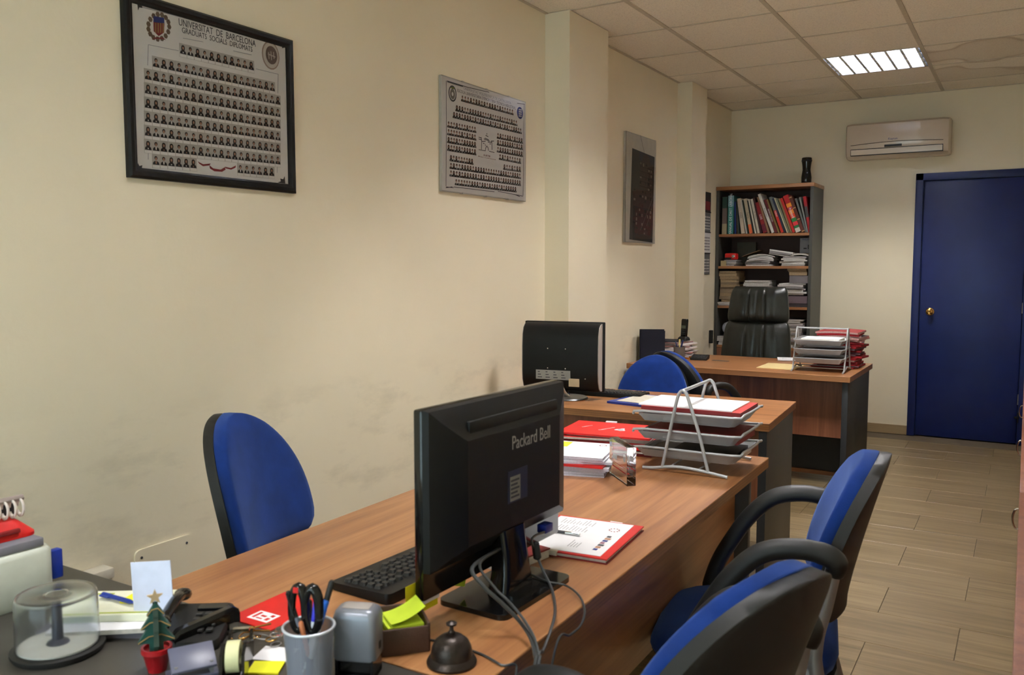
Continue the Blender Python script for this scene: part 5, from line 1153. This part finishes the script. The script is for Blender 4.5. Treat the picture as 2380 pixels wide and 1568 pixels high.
# pen cup
q = at(712, 1606, Z=DZT)
t = thing('pen_cup', 'silver metal mesh pen cup full of pens and a stapler remover', 'pen cup', (q.x, q.y+.008, DZT)); PC = Vector((q.x, q.y+.008, DZT))
MESHM, nt, bb = node_mat('cup_mesh_metal'); L = nt.links.new; N = nt.nodes.new
bb.inputs['Base Color'].default_value = (*lin((150, 156, 172)), 1); bb.inputs['Metallic'].default_value = .35; bb.inputs['Roughness'].default_value = .4
tc = N('ShaderNodeTexCoord'); sx = N('ShaderNodeSeparateXYZ'); L(tc.outputs['Object'], sx.inputs[0])
an = N('ShaderNodeMath'); an.operation = 'ARCTAN2'; L(sx.outputs[1], an.inputs[0]); L(sx.outputs[0], an.inputs[1])
def mth(op, *a):
    m_ = N('ShaderNodeMath'); m_.operation = op
    for i, v_ in enumerate(a):
        if isinstance(v_, (int, float)): m_.inputs[i].default_value = v_
        else: L(v_, m_.inputs[i])
    return m_.outputs[0]
u = mth('MULTIPLY', an.outputs[0], 60.0); v_ = mth('MULTIPLY', sx.outputs[2], 1700.0)
s1 = mth('SINE', mth('ADD', u, v_)); s2_ = mth('SINE', mth('SUBTRACT', u, v_)); mx = mth('MULTIPLY', s1, s2_)
al = mth('LESS_THAN', mx, .18); L(al, bb.inputs['Alpha'])
pfc = [(.032, .002), (.0345, .05), (.0375, .098), (.0370, .098), (.034, .05), (.0315, .002)]
B().lathe(pfc, 48, cap=False).build('mesh_wall', MESHM, t)
B().lathe([(.0, 0), (.033, 0), (.034, .003), (.032, .005), (0, .005)], 40, cap=False).build('bottom', GREYM, t)
B().tube([(.0382*math.cos(2*math.pi*k/40), .0382*math.sin(2*math.pi*k/40), .099) for k in range(40)], .0022, 8, loop=True).build('rim', pm('rim_light_metal', (190, 196, 206), .35, metal=.3), t)
def inpen(label, ang, ax, ay, ln, r, body, tip, cap=True, name='pen'):
    a0 = PC+Vector((-ax*.4, -ay*.4, .008)); d = Vector((ax, ay, .098)); d.normalize(); return pen(label, a0, a0+d*ln, r, body, tip, cap, name)
PB = pm('pen_bright_blue', (28, 92, 190), .3)
inpen('slim grey ballpoint with black tip leaning left in the pen cup', 0, -.030, -.010, .150, .0035, pm('pen_grey', (110, 116, 130), .35), BLKP)
inpen('bright blue capped pen leaning right in the pen cup', 0, .022, .018, .135, .0050, pm('pen_white', (206, 210, 220), .3), PB)
inpen('blue and white ballpoint in the middle of the pen cup', 0, .010, .008, .138, .0040, pm('pen_white', (206, 210, 220), .3), pm('pen_violet_blue', (60, 60, 200), .3))
inpen('tall brown pen with black grip at the back of the pen cup', 0, .020, .022, .165, .0044, pm('pen_brown', (120, 92, 40), .4), BLKP, False)
inpen('navy marker at the left back of the pen cup', 0, -.016, .016, .128, .0055, pm('pen_navy', (22, 34, 84), .3), BLKG)
inpen('orange pencil inside the pen cup', 0, -.004, -.022, .105, .0035, pm('pencil_orange', (196, 120, 80), .5), pm('pencil_orange', (196, 120, 80), .5), False, 'pencil')
t = thing('scissors', 'black-handled scissors standing handles up in the pen cup', 'scissors', PC+Vector((-.006, .0, .006)), 20)
b = B()
for s in (-1, 1):
    b = B(); b.tube([Vector((s*.011+.0115*math.cos(2*math.pi*k/20), 0, .118+.034*math.sin(2*math.pi*k/20))) for k in range(20)], .0062, 10, loop=True, flat=1.3); b.build('handle', BLKG, t, sharp=60)
    B().prism([(s*.002, .0), (s*.004, .0), (s*.010, .095), (s*.002, .095)][::s], -.001, .001, T(0, s*.0012, 0, rx=90)).build('blade', CHROME, t)
B().box((-.004, -.008, .145), (.004, -.004, .153), m=T(-.012, 0, 0)).build('red_button', RED, t)
# computer mouse seen behind the pen cup
q = on_top(648, 1432)
# self-inking stamp
q = at(822, 1572, Z=DZT)
t = thing('self_inking_stamp', 'silver self-inking stamp with black base beside the pen cup', 'stamp', (q.x, q.y+.012, DZT), 22)
b = B(); b.box((-.031, -.022, 0), (-.026, .022, .055)); b.box((.026, -.022, 0), (.031, .022, .055)); b.box((-.031, -.022, 0), (.031, .022, .008)); b.box((-.024, -.017, .010), (.024, .017, .045)); b.build('base', BLKG, t)
b = B(); b.loft([[(x, y, z) for x, y in rrect(.070-i, .050-i, .010, 4)] for z, i in ((.030, .004), (.034, 0), (.096, .0), (.106, .006), (.110, .016))]); b.build('cap', pm('stamp_silver', (120, 124, 134), .35, metal=.35), t, sharp=40)
B().box((-.022, -.012, .1095), (.022, .012, .111), bev=.002).build('top_label', pm('stamp_label', (150, 144, 140), .6), t)
B().box((.0348, -.004, .045), (.036, .004, .056)).build('side_slot', BLKP, t)
# note box
q = on_top(920, 1512)
t = thing('note_box', 'brown leather box holding coloured sticky notes', 'note box', (q.x-.008, q.y+.025, DZT), 48); BRN = pm('brown_leather', (70, 46, 36), .5, bump=.3, bscale=300)
b = B()
for a_, c_ in (((-.042, -.042, 0), (.042, -.037, .045)), ((-.042, .037, 0), (.042, .042, .055)), ((-.042, -.042, 0), (-.037, .042, .05)), ((.037, -.042, 0), (.042, .042, .05)), ((-.042, -.042, 0), (.042, .042, .004))): b.box(a_, c_, bev=.002)
b.build('box', BRN, t)
for k, (mt, lb) in enumerate(((PINK, 'pink'), (pm('bright_yellow_note', (232, 232, 40), .6), 'yellow'), (LIME, 'lime green'))):
    z = DZT+.006+k*.013; o = doc('%s sticky note pad in the brown leather box' % lb, (q.x-.008, q.y+.025, z), 48+k*5-4, .066-.002*k, .066-.002*k, .0125, mt, 'note_pad', 'note pad', edge=mt, group='sticky note pads in the brown box')
o = doc('curled lime sticky note rising from the brown leather box', (q.x-.004, q.y+.027, DZT+.050), 55, .060, .055, .0006, LIME, 'sticky_note', 'note', edge=LIME, fn=lambda x, y: .018*max(0, (x+.03)/.06)**2*1.2, nx=8)

# ================================================================ THINGS ON DESK 2 AND 3
P = [at(*p, Z=DZT) for p in ((1421, 939), (1492, 948), (1560, 925), (1468, 917))]; c_ = sum(P, Vector())/4
o = doc('royal blue plastic folder on the middle desk beside the keyboard', (c_.x+.03, c_.y, DZT), quad_rz(P[0], P[1])+2, .235, .30, .010, pm('folder_blue', (26, 52, 140), .35), 'document_folder', 'folder', edge=pm('folder_blue', (26, 52, 140), .35))
o = doc('grey and cream printed leaflet on the blue plastic folder', (c_.x+.04, c_.y-.005, DZT+.0105), quad_rz(P[0], P[1])+4, .19, .24, .003, pm('leaflet_cream', (206, 200, 184), .6), 'leaflet', 'leaflet', [(-.08, -.1, .02, .1, 8)])
B().box((.02, -.03, .003), (.085, .10, .0034)).build('printed_picture', pm('leaflet_blue', (96, 108, 140), .6), o)
# desk 3
q = at(1505, 835, Y=5.40)
t = thing('box_file', 'dark navy box file standing upright at the left end of the far desk', 'box file', (.055, 5.405, DZT), 25)
B().box((0, 0, 0), (.168, .006, .205)).box((0, .07, 0), (.168, .076, .21)).box((0, 0, 0), (.006, .076, .205)).build('cover', pm('navy_file', (12, 16, 34), .8), t); B().box((.008, .006, .004), (.163, .07, .198)).build('pages', pm('cream_pages', (206, 196, 160), .8), t)
t = thing('box_file', 'pale thin folder leaning against the wall behind the navy box file', 'folder', (.008, 5.49, DZT), 0)
B().box((0, 0, 0), (.02, .22, .185), m=T(0, 0, 0, ry=4)).build('cover', pm('pale_green_grey', (150, 150, 130), .6), t)
SP = [((200, 196, 196), 'white'), ((150, 140, 140), 'grey'), ((186, 176, 170), 'pale')]
z = pile('paper bundle', 'the stack at the left of the far desk', .175, 5.745, DZT, .24, .21, 14, .115, name='paper_bundle', cat='papers', pal=SP+[((170, 90, 80), 'reddish')], jit=.02, rot=14, seed=31, edges=((206, 196, 198), (176, 160, 160), (222, 216, 216), (150, 110, 108)))
mag('navy ring folder lying on the paper stack of the far desk', 'folder', 'document_folder', .14, 5.73, z+.0, .20, .20, .006, 8, pm('navy_file', (12, 16, 34), .8), pm('navy_file', (12, 16, 34), .8), None)
t = thing('cordless_phone', 'black cordless phone standing in its cradle on the far desk papers', 'telephone', (.245, 5.74, z+.007), -12)
B().loft([[(x, y, zz) for x, y in rrect(w_, d_, .01, 4)] for zz, w_, d_ in ((0, .07, .07), (.018, .066, .06), (.028, .05, .04))]).build('cradle', BLKP, t)
B().loft([[(x, y+.10*(zz-.02), zz) for x, y in rrect(w_, d_, .009, 4)] for zz, w_, d_ in ((.012, .036, .02), (.02, .046, .026), (.09, .047, .026), (.14, .048, .026), (.150, .042, .022))]).build('handset', BLKG, t, sharp=50)
B().box((-.016, -.0150, .085), (.016, -.0125, .105), m=T(0, .007, 0)).build('display', pm('phone_lcd', (92, 100, 84), .4), t)
for i in range(3):
    for j in range(3): B().box((-.015+j*.011, -.0145, .04+i*.013), (-.007+j*.011, -.0125, .048+i*.013), m=T(0, .003, 0)).build('key', KEY, t)
q = at(1581, 838, Z=DZT+.0)
q = Vector((.300, 5.50, DZT))
PC3 = q; t = thing('pen_cup', 'grey mesh pen cup with pens on the far desk', 'pen cup', PC3)
B().lathe([(.036, .002), (.0385, .10), (.0375, .10), (.035, .002)], 32, cap=False).build('mesh_wall', pm('mesh_grey_far', (104, 98, 96), .45, metal=.5), t); B().lathe([(0, 0), (.036, 0), (.036, .003), (0, .003)], 32, cap=False).build('bottom', GREYM, t)
def ip3(label, ax, ay, ln, r, body, tip, name='pen'):
    a0 = PC3+Vector((-ax*.4, -ay*.4, .006)); d = Vector((ax, ay, .098)).normalized(); pen(label, a0, a0+d*ln, r, body, tip, True, name)
ip3('dark blue pen leaning left in the far desk pen cup', -.03, 0, .135, .004, pm('pen_navy', (22, 34, 84), .3), pm('pen_navy', (22, 34, 84), .3))
ip3('pale wooden pencil in the far desk pen cup', .0, .01, .145, .0038, pm('pencil_pale', (226, 206, 130), .5), pm('pencil_pale', (226, 206, 130), .5), 'pencil')
ip3('thick blue marker at the right of the far desk pen cup', .024, .0, .145, .0055, pm('pen_navy', (22, 34, 84), .3), pm('pen_navy', (22, 34, 84), .3))
q = at(1627, 835, Z=DZT)
t = thing('calculator', 'black desk calculator with orange pad at the left of the far desk', 'calculator', (q.x-.005, q.y+.01, DZT), 10)
b = B(); b.loft([[(x, y, zz*(1+.6*(y+.07)/.14)) for x, y in rrect(.115-i, .15-i, .01, 3)] for zz, i in ((0, .004), (.012, 0), (.017, .004))]); b.build('body', BLKP, t)
for i in range(5):
    for j in range(4): B().box((-.045+j*.0235, -.065+i*.021, 0), (-.027+j*.0235, -.050+i*.021, .004), m=T(0, 0, .0168*(1+.6*(-.058+i*.021+.07)/.14)), bev=.001, seg=1).build('key', ANTHD, t)
B().box((-.045, .045, .0255), (.045, .066, .028)).build('display', SCR, t)
q = at(1604, 833, Z=DZT); doc('orange note pad between pen cup and calculator on the far desk', (q.x-.012, q.y+.01, DZT), 10, .10, .09, .018, pm('orange_pad', (222, 140, 40), .6), 'note_pad', 'note pad', edge=pm('orange_pad', (222, 140, 40), .6))
a, c = at(1662, 838, Z=DZT+.002), at(1686, 837, Z=DZT+.002)
t = thing('ruler', 'flat dark ruler lying right of the calculator on the far desk', 'ruler', ((a.x+c.x)/2, (a.y+c.y)/2, DZT), -6); B().box((-.055, -.016, 0), (.06, .016, .002)).build('blade', ANTHD, t)
B().box((-.05, -.012, .002), (.055, -.008, .0022)).build('scale_marks', INKL, t)
P = [at(*p, Z=DZT) for p in ((1762, 857), (1845, 862), (1862, 845), (1792, 843))]; c_ = sum(P, Vector())/4
doc('kraft envelope on the far desk in front of the letter tray', (c_.x, c_.y, DZT), quad_rz(P[0], P[1]), .235, .30, .003, pm('envelope_cream', (206, 184, 130), .7), 'envelope', 'envelope', edge=pm('envelope_cream', (206, 184, 130), .7))
q = at(1835, 838, Z=DZT); doc('loose white sheets left of the far letter tray', (q.x+.02, q.y+.05, DZT+.0035), 15, .22, .17, .006, PAPER, 'document', 'document', [(-.08, -.06, .08, .06, 8)], edge=PAPER)
# tray 2: seen side on, trays run along x
TR = (1.075, 5.365, DZT)
T2 = thing('letter_tray', 'grey wire three-tier letter tray at the right end of the far desk', 'letter tray', TR, .5)
for x in (0, .298):
    b = B(); b.tube(spline([(x, .01, .012), (x, .06, .15), (x, .095, .245), (x, .112, .262), (x, .128, .245), (x, .163, .15), (x, .215, .012)], 5), .0052, 10); b.tube(spline([(x, -.03, .006), (x, .03, .016), (x, .11, .028), (x, .19, .016), (x, .25, .006)], 4), .0055, 10); b.build('side_frame', WIRE, T2, sharp=60)
B().tube([(0, .112, .260), (.298, .112, .260)], .0050, 10).build('top_bar', WIRE, T2)
b = B(); b.tube([(0, .04, .022), (.298, .04, .022)], .003, 8); b.tube([(0, .18, .022), (.298, .18, .022)], .003, 8); b.build('cross_wires', WIRE, T2)
for z in (.055, .11, .165):
    d = B(); x0, x1, y0, y1 = .004, .294, -.03, .255
    d.tube(spline([(x0+.01, y0+.01, z+.03), ((x0+x1)/2, y0, z+.03), (x1-.01, y0+.01, z+.03), (x1, (y0+y1)/2, z+.03), (x1-.01, y1-.01, z+.03), ((x0+x1)/2, y1, z+.03), (x0+.01, y1-.01, z+.03), (x0, (y0+y1)/2, z+.03)], 3, loop=True), .0032, 6, loop=True)
    o_ = lambda e_, zz: [(x0+e_, y0+e_, zz), (x1-e_, y0+e_, zz), (x1-e_, y1-e_, zz), (x0+e_, y1-e_, zz)]
    d.loft([o_(.006, z+.028), o_(.022, z), o_(.022, z-.001), o_(.005, z+.028)], cap=False, loop=True); d.add(o_(.022, z), [(0, 1, 2, 3)]); d.add(o_(.022, z-.001), [(3, 2, 1, 0)])
    d.build('tray', WIRE, T2, sharp=50)
doc('thick white papers in the top shelf of the far letter tray', (1.075+.155, 5.365+.10, DZT+.166), 0, .22, .20, .035, PAPER, 'document', 'document', edge=pm('pale_page_edges', (214, 210, 196), .8))
doc('dark folder in the middle shelf of the far letter tray', (1.075+.15, 5.365+.11, DZT+.111), 0, .24, .22, .022, BLKP, 'document_folder', 'folder', edge=BLKP)
doc('grey papers in the bottom shelf of the far letter tray', (1.075+.15, 5.365+.11, DZT+.056), 0, .24, .22, .02, pm('mid_grey_paper', (120, 118, 116), .7))
z = pile('card folder', 'the tall stack behind the far letter tray', 1.275, 5.80, DZT, .27, .30, 20, .225, name='document_folder', cat='folder', pal=[((150, 24, 30), 'red'), ((120, 18, 26), 'dark red'), ((176, 40, 36), 'scarlet'), ((70, 50, 56), 'plum')], jit=.012, rot=9, seed=41, edges=((150, 24, 34), (190, 150, 146), (120, 16, 24), (96, 70, 76)), bend=.006)
